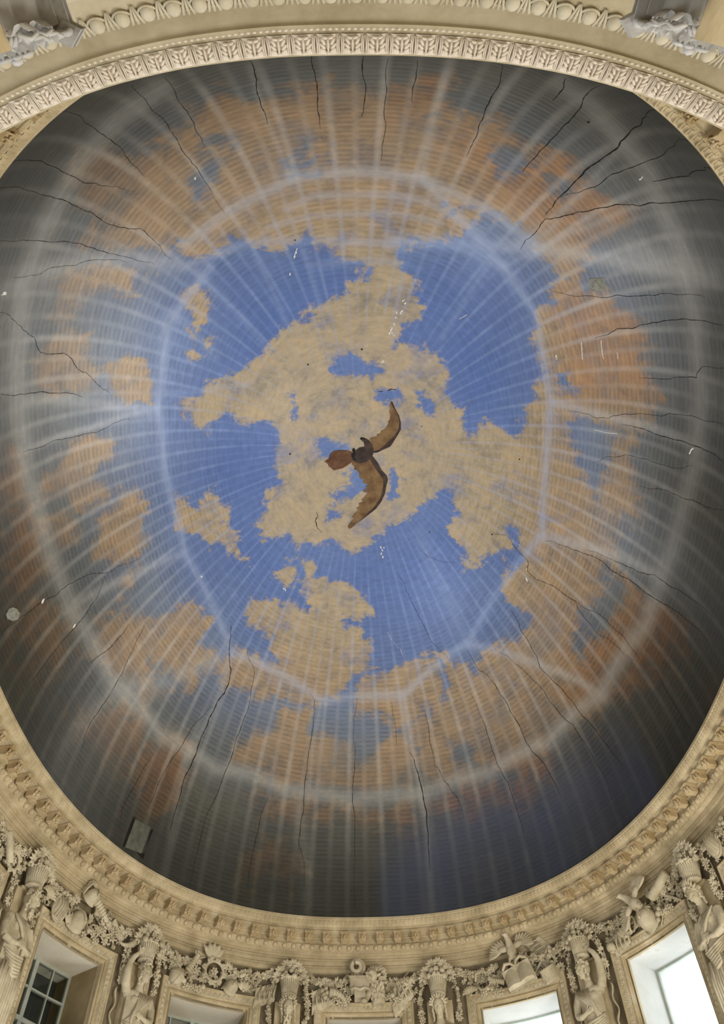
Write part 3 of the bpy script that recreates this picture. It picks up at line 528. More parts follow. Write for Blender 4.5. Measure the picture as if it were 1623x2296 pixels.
dpatch(bird, 'wing', [(-29.3, 23.8), (21.7, 19.0), (47.2, 8.4), (66.3, 29.4), (79.1, 50.6), (98.4, 66.2), (103.4, 79.4), (97.1, 100.9), (92.4, 122.7), (79.4, 146.7), (59.6, 168.5), (26.4, 189.9), (-10.5, 210.9), (-34.2, 226.6), (-44.3, 229.0), (-49.1, 220.8), (-33.7, 205.0), (-21.9, 197.4), (-31.8, 194.3), (-26.6, 186.7), (-9.8, 173.4), (-14.6, 165.3), (-3.0, 161.5), (-6.1, 152.1), (10.4, 146.9), (3.9, 141.4), (20.5, 128.4), (28.8, 120.4), (12.5, 116.2), (14.2, 109.6), (27.3, 108.3), (20.8, 101.6), (30.7, 93.7), (9.6, 90.9), (13.0, 83.0), (17.8, 80.3), (1.7, 77.3), (-3.0, 69.3), (-1.3, 64.1), (-6.0, 55.9), (-10.7, 50.7), (-21.9, 49.2), (-18.5, 42.4), (-27.9, 34.2)], 0.012, BROWN, 'lower wing, warm brown with ragged feathers')
dpatch(bird, 'wing_edge', [(47.2, 8.4), (66.3, 29.4), (79.1, 50.6), (98.4, 66.2), (103.4, 79.4), (97.1, 100.9), (92.4, 122.7), (79.4, 146.7), (59.6, 168.5), (26.4, 189.9), (-10.5, 210.9), (16.4, 189.8), (46.4, 168.7), (69.5, 144.4), (82.6, 117.2), (86.4, 95.8), (85.7, 79.8), (72.7, 64.1), (56.7, 45.5), (40.8, 24.3), (34.5, 13.8)], 0.016, DBROWN, 'dark leading edge of the lower wing')
dpatch(bird, 'tail', [(-127.7, 20.6), (-111.5, 12.3), (-106.1, -0.6), (-91.5, -10.3), (-66.3, -10.8), (-47.4, -10.0), (-28.6, -5.5), (-14.7, 10.6), (-22.9, 23.8), (-45.6, 36.4), (-61.8, 44.0), (-81.1, 47.2), (-94.0, 49.2), (-103.3, 42.0), (-114.1, 34.8), (-115.4, 28.0)], 0.014, BROWN2, 'fanned reddish brown tail')
dpatch(bird, 'body', [(-14.3, -7.9), (0.1, -17.0), (19.0, -19.4), (17.5, -25.9), (12.9, -39.2), (2.1, -44.0), (8.4, -47.8), (19.3, -45.6), (34.9, -39.0), (44.2, -28.5), (50.5, -12.7), (50.4, 0.5), (40.8, 16.3), (21.7, 27.1), (-0.7, 29.5), (-19.7, 23.9), (-29.1, 15.7), (-24.0, 2.5)], 0.02, DBROWN, 'dark grey brown body and neck')
dpatch(bird, 'beak', [(1.4, -43.3), (8.4, -48.1), (19.3, -45.6), (21.7, -40.4), (14.5, -41.3), (8.3, -43.2), (14.5, -33.8), (11.3, -35.1), (6.1, -40.6)], 0.026, BLACK, 'black hooked beak', 0.02)
dpatch(bird, 'talon', [(-28.8, 2.4), (-23.9, -2.8), (-26.8, -12.0), (-20.4, -16.4), (-15.1, -13.2), (-16.6, -4.0), (-13.6, 2.6), (-17.8, 7.9), (-16.4, 18.6), (-21.2, 19.0), (-24.2, 11.8), (-30.5, 9.1)], 0.026, BLACK, 'black folded talons', 0.02)

# ------------------------------------------------------------------ upper entablature
UP = [(-0.03, 0.05), (-0.03, -0.012), (-0.012, -0.028), (0.0, -0.03), (0.015, -0.07), (0.04, -0.12), (0.075, -0.16), (0.085, -0.165), (0.085, -0.185), (0.10, -0.19), (0.10, -0.205), (0.135, -0.208), (0.14, -0.215), (0.115, -0.222), (0.115, -0.275),
      (0.14, -0.262), (0.345, -0.272), (0.355, -0.30), (0.34, -0.315), (0.36, -0.335), (0.40, -0.345), (0.405, -0.47), (0.355, -0.475), (0.36, -0.50), (0.385, -0.545), (0.42, -0.585), (0.445, -0.60), (0.445, -0.635), (0.475, -0.637), (0.515, -0.652), (0.545, -0.665), (0.535, -0.675), (0.535, -0.735),
      (0.555, -0.737), (0.572, -0.746), (0.55, -0.750), (0.565, -0.778), (0.60, -0.780), (0.612, -0.79), (0.595, -0.797), (0.595, -0.88), (0.62, -0.882), (0.635, -0.892), (0.612, -0.896), (0.626, -0.924), (0.66, -0.925), (0.672, -0.935), (0.655, -0.945), (0.655, -1.03), (0.69, -1.035), (0.73, -1.06), (0.70, -1.07)]
up = obj('trim_1', sweep(UP, -PER / 2, PER / 2, 640, True).mesh('trim_1', STONE), None, None, 'upper entablature running round the foot of the dome', 'structure', 'cornice')
def ringobjs(name, mesh, spacing, s_off, o, z, parent, srange=None, margin=120, tiltm=None):
    cnt = int(round(PER / spacing)); sp = PER / cnt; k = 0
    for i in range(cnt):
        s = s_off + i * sp; s = (s + PER / 2) % PER - PER / 2
        M = FM(s, o, z)
        if not shows(M.translation, margin): continue
        if srange and not srange(s): continue
        obj(name, mesh, parent, M @ tiltm if tiltm is not None else M); k += 1
    return k
DS = PER / 124
# modillion: capped scroll bracket
mb = MB()
mb.box((0, 0.12, -0.012), (0.225, 0.30, 0.022)); mb.box((0, 0.13, -0.034), (0.195, 0.27, 0.022))
def scroll(u, v):
    a = v; x = (u - 0.5) * 0.15
    y = 0.015 + 0.05 * math.sin(a * math.pi * 1.0) * (-0.4) + 0.06 * a + 0.006 * math.cos((u - .5) * math.pi * 6); z = -0.045 - 0.135 * a + 0.0
    return (x, y, z)
mb.sheet(scroll, 12, 8)
mb.extr([(-0.075, -0.045), (0.075, -0.045), (0.075, -0.18), (-0.075, -0.18)], 0.07, 0.26)
for sx in (-1, 1): mb.tube([(sx * 0.078, 0.03, -0.055), (sx * 0.078, 0.015, -0.09), (sx * 0.078, 0.04, -0.14), (sx * 0.078, 0.075, -0.18), (sx * 0.078, 0.10, -0.195)], [0.014, 0.018, 0.014, 0.018, 0.01], 6)
mb.tube([(0, -0.0, -0.055), (0, -0.012, -0.09), (0, 0.012, -0.14), (0, 0.055, -0.185)], [0.014, 0.026, 0.026, 0.014], 6)
for sx in (-1, 1):
    for zz in (-0.075, -0.115, -0.15): mb.rball((sx * 0.042, 0.012 - (zz + 0.1) * 0.35 * 0 + 0.01, zz), (0.026, 0.02, 0.016), (0, sx * 0.5, 0), 6, 5)
for i in range(7): mb.ball((-0.09 + 0.03 * i, -0.004, -0.035), 0.011, None, 5, 4)
MODM = mb.mesh('modillion', BOUNCEM)
nm = ringobjs('modillion', MODM, DS, -0.115 + 0.0, 0.085, -0.275, up)
# egg and dart of the upper cornice
def egg_mesh(w, h, m, name, big=False):
    mb = MB(); sg = 10 if big else 8
    mb.rball((0, -0.012 if big else -0.006, 0), (w * 0.31, w * 0.34, h * 0.43), (0, 0, 0), sg, 7 if big else 6)
    pts = [(w * 0.40 * math.sin(a), 0.002 + 0.03 * w * math.cos(a), h * (0.02 - 0.52 * math.cos(a))) for a in np.linspace(-2.5, 2.5, 13)]
    mb.tube(pts, w * 0.075, 5)
    return mb.mesh(name, m)
def dart_mesh(w, h, m, name):
    mb = MB()
    mb.add([(-w * 0.16, 0.0, h * 0.5), (w * 0.16, 0, h * 0.5), (0, -w * 0.10, h * 0.45), (0, -w * 0.02, -h * 0.5), (-w * .03, 0.02, -h * .5), (w * .03, 0.02, -h * .5)], [(0, 2, 3, 4), (2, 1, 5, 3), (0, 1, 2)], False)
    for sx in (-1, 1): mb.tube([(sx * w * 0.1, -0.0, h * 0.45), (sx * w * 0.15, -w * .03, h * 0.1), (sx * w * 0.05, -w * .02, -h * 0.4)], [w * .03, w * .045, w * .02], 5)
    return mb.mesh(name, m)
TI = Matrix.Rotation(math.radians(36), 4, 'X')
EGG = egg_mesh(DS / 2, 0.165, STONE, 'egg'); DART = dart_mesh(DS / 2, 0.15, STONE, 'dart')
ringobjs('egg', EGG, DS / 2, 0.0, 0.392, -0.538, up, None, 60, TI)
ringobjs('dart', DART, DS / 2, DS / 4, 0.392, -0.538, up, None, 60, TI)
# fine carving too small to pick apart singly: leaf row, bead rows
def ribbon_carving(name, s0, s1, step, prof, h, parent, m, kind='leaf'):
    mb = MB(); cnt = int((s1 - s0) / step); (o0, z0), (o1, z1) = prof; L = math.hypot(o1 - o0, z1 - z0); no, nz_ = (z1 - z0) / L, -(o1 - o0) / L
    if no > 0: no, nz_ = -no, -nz_
    for i in range(cnt):
        sc_ = s0 + (i + 0.5) * step
        loc = []
        if kind == 'leaf':
            sh = [(-.5, 0, 0), (-.25, .0, .4), (0, 0, 1), (.25, 0, .4), (.5, 0, 0), (-.42, .5, .15), (-.2, .5, .9), (0, .5, .5), (.2, .5, .9), (.42, .5, .15), (-.3, 1, 0), (0, 1, .35), (.3, 1, 0)]
            fs = [(0, 1, 6, 5), (1, 2, 7, 6), (2, 3, 8, 7), (3, 4, 9, 8), (5, 6, 10), (6, 7, 11, 10), (7, 8, 12, 11), (8, 9, 12)]
        elif kind == 'bead':
            sh = [(-.4, 0, 0), (.4, 0, 0), (.4, 1, 0), (-.4, 1, 0), (-.22, .25, 1), (.22, .25, 1), (.22, .75, 1), (-.22, .75, 1)]
            fs = [(4, 5, 6, 7), (0, 1, 5, 4), (1, 2, 6, 5), (2, 3, 7, 6), (3, 0, 4, 7)]
        b = len(mb.v)
        for a_, t_, h_ in sh:
            loc.append((sc_ + a_ * step, o0 + (o1 - o0) * t_ + no * h * h_, z0 + (z1 - z0) * t_ + nz_ * h * h_))
        mb.v += loc; mb.f += [tuple(k + b for k in f) for f in fs]; mb.sm += [False] * len(fs)
    a = np.array(mb.v); mb.v = P(a[:, 0], a[:, 1], a[:, 2]).tolist()
    return part(parent, name, mb, m, None, 'stuff')
for (sa, sb) in ((-26.0, 26.0),):
    ribbon_carving('leaf_row', sa, sb, 0.11, ((0.002, -0.036), (0.068, -0.158)), 0.034, up, STONE)
    ribbon_carving('bead_row', sa, sb, 0.05, ((0.085, -0.166), (0.10, -0.19)), 0.014, up, STONE, 'bead')
ribbon_carving('bead_row', -16, 16, 0.045, ((0.548, -0.742), (0.566, -0.778)), 0.012, up, STONE, 'bead')
ribbon_carving('bead_row', -16, 16, 0.045, ((0.608, -0.888), (0.626, -0.924)), 0.012, up, STONE, 'bead')
ribbon_carving('bead_row', -16, 16, 0.04, ((0.445, -0.602), (0.445, -0.632)), 0.008, up, STONE, 'bead')

# ------------------------------------------------------------------ lower entablature
ZL = -4.40
LSX = np.array([20.76, 22.76, 25.26, 25.69, 26.00, 26.58, 27.18, 27.57, 28.04, 28.64, 29.33, 29.88, 30.33, 30.80, 33.30, 35.30]); LSO = np.array([0.300, 0.000, -0.005, 0.010, 0.020, 0.039, 0.055, 0.063, 0.069, 0.072, 0.065, 0.051, 0.032, 0.006, 0.000, 0.300])
def corr(s):
    s = (np.asarray(s, float) + PER) % PER          # the near side lies round PER/2
    return np.interp(s, LSX, LSO, 0.3, 0.3)
LOWP = [(0.71, 0.10), (0.0, 0.03), (0.0, 0.0), (0.012, -0.012), (0.05, -0.03), (0.10, -0.062), (0.15, -0.085), (0.16, -0.086), (0.165, -0.10), (0.18, -0.104), (0.18, -0.115), (0.20, -0.119),
        (0.20, -0.112), (0.215, -0.100), (0.345, -0.095), (0.352, -0.11), (0.355, -0.125), (0.362, -0.14), (0.39, -0.175), (0.43, -0.215), (0.465, -0.23), (0.465, -0.27), (0.53, -0.30), (0.535, -0.42), (0.55, -0.44), (0.555, -0.56), (0.60, -0.60), (0.61, -0.95), (0.70, -1.0)]
def lowsweep():
    n_ = 400; ss = -PER / 2 + np.arange(n_) * PER / n_; co = corr(ss); k = len(LOWP)
    rows = [P(ss, o + co, np.full(n_, z + ZL)) for o, z in LOWP]
    mb = MB(); mb.v = np.stack(rows, 0).reshape(-1, 3).tolist()
    mb.f = [(j * n_ + i, j * n_ + (i + 1) % n_, (j + 1) * n_ + (i + 1) % n_, (j + 1) * n_ + i) for j in range(k - 1) for i in range(n_)]; mb.sm = [False] * len(mb.f); return mb
low = obj('trim_2', lowsweep().mesh('trim_2', BANDM), None, None, 'lower entablature crossing the top of the view, seen from beneath', 'structure', 'cornice')
near = lambda s: abs(s) > 22.5
def lowobjs(name, mesh, spacing, off, o, z, T):
    cnt = int(round(PER / spacing)); sp = PER / cnt
    for i in range(cnt):
        s = off + i * sp; s = (s + PER / 2) % PER - PER / 2
        if not near(s): continue
        M = FM(s, o + float(corr(s)), ZL + z)
        if shows(M.translation, 120): obj(name, mesh, low, M @ T)
# acanthus leaf of the outer moulding: mid rib and five curling lobes a side
def acanthus(w, L, d, m, name):
    mb = MB(); mb.sheet(lambda u, v: ((u - .5) * w, -d * (.2 + .5 * math.sin(u * math.pi) * (1 - .3 * v)), v * L), 6, 6)
    def lobe(x, z, a, ln, wd, h): mb.ball((0, 0, 0), (wd, d * 1.1, ln), Matrix.Translation((x, -h, z)) @ Matrix.Rotation(a, 4, 'Y'), 7, 5)
    for q_ in (-1, 1):
        for z_, a_, ln, x_ in ((.26, .95, .16, .20), (.46, .75, .20, .23), (.68, .5, .20, .20)): lobe(q_ * w * x_, L * z_, q_ * a_, L * ln, w * .075, d * 1.1)
        lobe(q_ * w * .13, L * .90, q_ * 1.25, L * .15, w * .07, d * 1.7)
        for x_ in (.40, .475): mb.tube([(q_ * w * x_, -d * .9, L * .04), (q_ * w * (x_ - .03), -d * 1.3, L * .5), (q_ * w * (x_ - .01 + .03), -d * 1.1, L * .96)], [w * .018, w * .032, w * .026], 5)
    lobe(0, L * .46, 0, L * .40, w * .05, d * 1.5); lobe(0, L * .15, 0, L * .10, w * .10, d * 1.6)
    return mb.mesh(name, m)
ang = math.atan2(0.075, 0.14)
# local z of a leaf runs along the profile, from the lip outward and down; its face looks down
TL = Matrix(((1, 0, 0, 0), (0, math.sin(ang) * 1, math.cos(ang), 0), (0, math.cos(ang) * 1, -math.sin(ang), 0), (0, 0, 0, 1)))
LEAF = acanthus(0.168, 0.148, 0.013, PALE, 'acanthus_leaf')
lowobjs('acanthus_leaf', LEAF, 0.172, 0.03, 0.014, -0.016, TL)
mb = MB(); mb.rball((0, -.022, .0), (.052, .042, .062), (0, 0, 0), 14, 9)
mb.tube([(.068 * math.sin(a), -.012 - .01 * math.cos(a), .012 - .072 * math.cos(a)) for a in np.linspace(-2.6, 2.6, 15)], .0095, 6); LEG = mb.mesh('egg', EGGM)
mb = MB()
for x_, t_ in ((-.026, -.16), (0, 0), (.026, .16)): mb.tube([(x_ * 1.5, -.016, .072), (x_, -.026, .0), (x_ * .2, -.012, -.072)], [.012, .011, .006], 6)
LDA = mb.mesh('dart', EGGM)
TE = Matrix.Rotation(math.radians(46), 4, 'X')
lowobjs('egg', LEG, 0.1695, 0.085, 0.392, -0.172, TE)
lowobjs('dart', LDA, 0.1695, 0.0, 0.392, -0.172, TE)
mb = MB()
for s in np.arange(22.8, PER - 22.8, 0.043):
    o = 0.174 + float(corr(s)); p = P(s, o, ZL - 0.106); mb.ball(tuple(p), (0.016, 0.012, 0.010), None, 6, 4)
part(low, 'bead_row', mb, PALE, None, 'stuff')

# ------------------------------------------------------------------ windows
def frame_sweep(w, ztop, zbot, prof):
    "three-sided moulding: profile (inset towards the opening, projection towards the room)"
    mb = MB(); path = [(-1, zbot), (-1, ztop), (1, ztop), (1, zbot)]; NB = 16; rows = []
    for ins, pr in prof:
        x = w / 2 - ins; zt = ztop - ins; r = [(-x, -pr, zbot), (-x, -pr, zt)] + [(-x + 2 * x * i / NB, -pr, zt) for i in range(1, NB)] + [(x, -pr, zt), (x, -pr, zbot)]; rows.append(r)
    m_ = len(rows[0]); mb.v = [p for r in rows for p in r]
    for j in range(len(prof) - 1):
        for i in range(m_ - 1): mb.f.append((j * m_ + i, (j + 1) * m_ + i, (j + 1) * m_ + i + 1, j * m_ + i + 1)); mb.sm.append(False)
    return mb
FPRO = [(0, -0.01), (0, 0.10), (0.012, 0.125), (0.04, 0.125), (0.045, 0.105), (0.06, 0.105), (0.10, 0.095), (0.15, 0.07), (0.19, 0.045), (0.20, 0.045), (0.215, 0.06), (0.245, 0.06), (0.25, 0.03), (0.285, 0.025), (0.29, 0.0), (0.33, 0.0), (0.335, -0.06)]
FW_, FT = 2.45, -1.75
WNAMES = {-3: 'leftmost window, almost wholly out of view', -2: 'left window with a leafy frame and grey glazing bars', -1: 'second window from the left, its top just in view', 0: 'middle window, only the head of its frame in view', 1: 'second window from the right, glowing with daylight', 2: 'right window with blazing daylight behind it', 3: 'frame at the right edge of the view'}
for k in range(-3, 4):
    s0 = WC0 + WS * k; T = TM(s0)
    win = empty('window_%d' % (k + 4), WNAMES[k], 'window', T, None, 'structure')
    mb = warp(frame_sweep(FW_, FT, -4.42, FPRO), s0); part(win, 'window_frame', mb, STONE)
    # leaf band and rope of the frame
    mb = MB(); mr = MB(); rr = random.Random(k)
    def run(inset, step, fn):
        x = FW_ / 2 - inset; zt = FT - inset; L1 = zt + 4.42; n1 = int(L1 / step); n2 = int(2 * x / step)
        for i in range(n1):
            fn(-x, zt - (i + .5) * L1 / n1, math.pi / 2); fn(x, zt - (i + .5) * L1 / n1, -math.pi / 2)
        for i in range(n2): fn(-x + (i + .5) * 2 * x / n2, zt, 0.0)
    def leaf(x, z, a):
        R = Matrix.Translation((x, -0.085, z)) @ Matrix.Rotation(-a, 4, 'Y') @ Matrix.Rotation(0.32, 4, 'X')
        for px_, pz_, rx_, rz_, t in ((0, .0, .02, .06, 0), (-.032, -.012, .016, .04, .5), (.032, -.012, .016, .04, -.5), (-.03, .03, .013, .026, 1.0), (.03, .03, .013, .026, -1.0)):
            mb.ball((0, 0, 0), (rx_, 0.02, rz_), R @ Matrix.Translation((px_, 0, pz_)) @ Matrix.Rotation(t, 4, 'Y'), 6, 4)
    def rope(x, z, a):
        R = Matrix.Translation((x, -0.062, z)) @ Matrix.Rotation(-a + 0.6, 4, 'Y'); mr.ball((0, 0, 0), (0.012, 0.016, 0.024), R, 5, 4)
    run(0.122, 0.115, leaf); run(0.23, 0.034, rope)
    part(win, 'leaf_band', warp(mb, s0), CARVE, None, 'stuff'); part(win, 'rope_moulding', warp(mr, s0), STONE, None, 'stuff')
    # deep splayed reveal
    D = 0.95; x = HW; zt = WT - 0.0
    lit = k >= 1  # these windows take the whitened daylight colour on their reveals
    mb = MB(); mb.sheet(lambda u, v: ((2 * u - 1) * x, 0.0 + v * (D + 0.45), zt), 10, 6, False); part(win, 'reveal_soffit', warp(mb, s0), LIT_REVEAL if lit else REVEAL)
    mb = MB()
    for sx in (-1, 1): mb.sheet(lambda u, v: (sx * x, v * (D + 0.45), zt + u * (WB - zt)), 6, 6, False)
    part(win, 'reveal_jamb', warp(mb, s0), LIT_REVEAL if lit else JAMB)
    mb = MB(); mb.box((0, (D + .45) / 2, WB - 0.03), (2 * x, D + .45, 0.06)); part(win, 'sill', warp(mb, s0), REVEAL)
    # casement bars, panes
    def bar(x0, x1, z0, z1, d=0.06):
        b_ = MB(); nx_ = max(1, int((x1 - x0) / 0.3))
        for i in range(nx_):
            xa = x0 + (x1 - x0) * i / nx_; xb = x0 + (x1 - x0) * (i + 1) / nx_; b_.box(((xa + xb) / 2, D, (z0 + z1) / 2), (xb - xa, d, z1 - z0))
        part(win, 'glazing_bar', warp(b_, s0), WOOD)
    bar(-x, x, zt - 0.05, zt)
    if not lit: bar(-0.045, 0.045, WB, zt, 0.09)
    bar(-x, -x + 0.05, WB, zt, .07); bar(x - 0.05, x, WB, zt, .07)
    rows = [zt - 0.05, zt - 0.60, zt - 1.22, zt - 1.8, WB]
    if not lit:
        for sx in (-1, 1): bar(sx * x * .52 - 0.014, sx * x * .52 + 0.014, WB, zt)
        for j in (1, 2, 3): bar(-x, x, rows[j] - (0.045 if j == 2 else 0.02), rows[j] + (0.045 if j == 2 else 0.02), 0.075 if j != 2 else 0.1)
    cols = [-x, -x * .52, 0, x * .52, x] if not lit else [-x, x]
    for i in range(len(cols) - 1):
        for j in range(len(rows) - 1):
            if lit and j % 2: continue
            z1_ = rows[j]; z0_ = rows[j + 1] if not lit else rows[min(j + 2, 4)]
            b_ = MB(); b_.add([(cols[i], D, z0_), (cols[i + 1], D, z0_), (cols[i + 1], D, z1_), (cols[i], D, z1_)], [(0, 1, 2, 3)], False); part(win, 'pane', warp(b_, s0), GLASS)
    if not lit:
        b_ = MB(); b_.sheet(lambda u, v: ((2 * u - 1) * x, D + 0.45, WB + v * (zt - WB)), 8, 1, False); part(win, 'dark_backing', warp(b_, s0), BACKING)  # dark sheet added behind the glass for the unlit space there
for k in (-4, 4, 5, 6, 7, -5, -6, -7, 8):
    if k in (4, 5): continue
    s0 = WC0 + WS * k; b_ = MB(); b_.sheet(lambda u, v: ((2 * u - 1) * (HW + .02), 0.03, WB + v * (WT - WB)), 8, 1, False)
    wn_ = wn_ + 1 if 'wn_' in globals() else 8
    obj('window_%d' % wn_, warp(b_, s0).mesh('shutter', BACKING), None, TM(s0), 'closed shuttered window opening out of view', 'structure', 'window')

# ------------------------------------------------------------------ carved figures, garlands and trophies on the far wall
def remesh(o, vox, sm=4):
    m = o.modifiers.new('one_surface', 'REMESH'); m.mode = 'VOXEL'; m.voxel_size = vox; m.use_smooth_shade = True
    s_ = o.modifiers.new('soften', 'SMOOTH'); s_.factor = 0.5; s_.iterations = sm
    return o
def rosette(r):
    mb = MB(); mb.rball((0, -r * .35, 0), (r * .32, r * .3, r * .32), (0, 0, 0), 8, 5)
    for i in range(6):
        a = i * math.pi / 3; mb.rball((r * .62 * math.cos(a), -r * .12, r * .62 * math.sin(a)), (r * .42, r * .2, r * .30), (0, -a, 0), 7, 5)
    return mb
def fruit(r):
    mb = MB(); mb.rball((0, 0, 0), (r, r * .95, r), (0, 0, 0), 10, 7); mb.rball((0, -r * .95, -.1 * r), (r * .2, r * .12, r * .2), (0, 0, 0), 6, 4); return mb
def leafspray(r):
    mb = MB()
    for a in (-1.9, -1.1, -0.35, 0.4, 1.15, 1.9):
        mb.sheet(lambda u, v: ((v * 1.5 * r) * math.sin(a) + (u - .5) * r * .75 * math.sin(v * math.pi) ** .8 * math.cos(a), -r * (.25 + .55 * math.sin(v * 2.6)) + abs(u - .5) * r * .5, (v * 1.5 * r) * math.cos(a) - (u - .5) * r * .75 * math.sin(v * math.pi) ** .8 * math.sin(a)), 4, 5)
    return mb
def lemon(r):
    mb = MB(); mb.rball((0, 0, 0), (r * .7, r * .7, r * 1.05), (0, 0, 0), 9, 7); mb.rball((0, -0.1 * r, r * 1.05), (r * .2, r * .2, r * .25), (0, 0, 0), 6, 4); return mb
ROS = [rosette(.066).mesh('flower', CARVE), rosette(.08).mesh('flower', CARVE), leafspray(.072).mesh('leaf_spray', CARVE), fruit(.052).mesh('fruit', CARVE)]
FRU = [fruit(.075).mesh('fruit', CARVE), lemon(.08).mesh('fruit', CARVE), rosette(.085).mesh('flower', CARVE), fruit(.055).mesh('fruit', CARVE)]
SPRAY = leafspray(.10).mesh('leaf_spray', CARVE)
rg = random.Random(11)
def garland(label, path, group, dens=0.075, wide=0.045, base_o=0.58):
    "path of (s, z) points; each flower and leaf is its own piece"
    pts = []
    for (s0, z0), (s1, z1) in zip(path[:-1], path[1:]):
        L = math.hypot(s1 - s0, z1 - z0); m_ = max(1, int(L / dens))
        for i in range(m_): t = i / m_; pts.append((s0 + (s1 - s0) * t, z0 + (z1 - z0) * t))
    c = pts[len(pts) // 2]; R0 = FM(c[0], base_o, c[1]); root = empty('garland', label, 'garland', R0, group); inv = R0.inverted()
    mb = MB(); prev = [inv @ PV(s, base_o + .03, z) for s, z in pts]; mb.tube(prev, wide * 0.7, 6); part(root, 'leafy_core', mb, CARVE)
    for i, (s, z) in enumerate(pts):
        for side in (-1, 1):
            if side == 1 and wide < .03 and i % 2: continue
            me_ = ROS[rg.choice((0, 0, 1, 2, 2, 3))]; M = FM(s + rg.uniform(-.012, .012), base_o - rg.uniform(.04, .10), z + side * wide * rg.uniform(.5, 1.2))
            R = Euler((rg.uniform(-.5, .5) - side * .35, rg.uniform(0, 6.28), rg.uniform(-.5, .5))).to_matrix().to_4x4()
            obj(me_.name.split('.')[0], me_, root, inv @ M @ R)
TS = [(-3, 'beyond the left window'), (-2, 'at the left edge'), (-1, 'left of the second window'), (0, 'left of centre'), (1, 'right of centre'), (2, 'before the bright right window'), (3, 'at the right edge')]
def term_s(k): return WC0 + WS * (k - 0.5)
def basket(k, where):
    s = term_s(k); R0 = FM(s, 0.42, -1.75); b = empty('fruit_basket', 'carved basket heaped with fruit and flowers ' + where, 'basket', R0, 'fruit baskets on the heads of the figures')
    mb = MB(); mb.lathe([(0.0, -.02), (.17, -.02), (.185, 0), (.185, .03), (.17, .04), (.19, .2), (.235, .36), (.25, .365), (.255, .39), (.24, .40), (.2, .38), (0, .37)], 24); part(b, 'basket_body', mb, CARVE)
    mb = MB()
    for i in range(28):
        a = 2 * math.pi * i / 28; mb.tube([(.175 * math.cos(a), .175 * math.sin(a), .04), (.198 * math.cos(a + .08), .198 * math.sin(a + .08), .2), (.24 * math.cos(a), .24 * math.sin(a), .36)], .009, 4)
        a = -a; mb.tube([(.175 * math.cos(a), .175 * math.sin(a), .04), (.198 * math.cos(a - .12), .198 * math.sin(a - .12), .2), (.24 * math.cos(a - .2), .24 * math.sin(a - .2), .36)], .009, 4)
    part(b, 'wicker', mb, CARVE, None, 'stuff')
    r = random.Random(50 + k)
    spots = [(-.19, -.14, .40), (-.07, -.20, .40), (.06, -.2, .41), (.18, -.13, .40), (-.25, -.02, .46), (.25, -.02, .47), (-.13, -.1, .53), (.0, -.13, .55), (.13, -.1, .53), (-.2, .0, .60), (.08, -.04, .66), (-.06, -.03, .67), (.2, .02, .60), (-.3, .02, .37), (.3, .02, .38)]
    for i, p in enumerate(spots):
        me_ = FRU[r.choice((0, 0, 1, 2, 2, 3))]; obj(me_.name.split('.')[0], me_, b, Matrix.Translation((p[0] + r.uniform(-.02, .02), p[1], p[2] + r.uniform(-.02, .02))) @ Euler((r.uniform(-.6, .4), r.uniform(-1, 1), r.uniform(-.6, .6))).to_matrix().to_4x4())
    for x_, z_, a_ in ((-.27, .56, -.9), (.28, .57, .9), (-.12, .72, -.3), (.05, .75, .1), (.17, .7, .5), (-.33, .42, -1.3), (.34, .42, 1.3)):
        obj('leaf_spray', SPRAY, b, Matrix.Translation((x_, -.03, z_)) @ Matrix.Rotation(a_, 4, 'Y'))
def hand(mb, c, d, sp=1.0, up=Vector((0, 0, 1))):
    c = Vector(c); d = Vector(d).normalized(); w = d.cross(Vector((0, -1, 0)));
    if w.length < .1: w = Vector((1, 0, 0))
    w.normalize(); mb.rball(c, (.065, .035, .075), (0, math.atan2(d.x, d.z), 0), 8, 6)
    for i, ln in enumerate((.10, .12, .115, .085)):
        b = c + w * (i - 1.5) * .033 + d * .05; mb.tube([b, b + d * ln * .5 + Vector((0, -.02, 0)), b + d * ln + Vector((0, .015, 0))], [.019, .017, .012], 6)
    b = c - w * .06; mb.tube([b, b + (d - w * 1.1).normalized() * .06, b + (d * 1.3 - w * .8).normalized() * .10], [.02, .018, .013], 6)
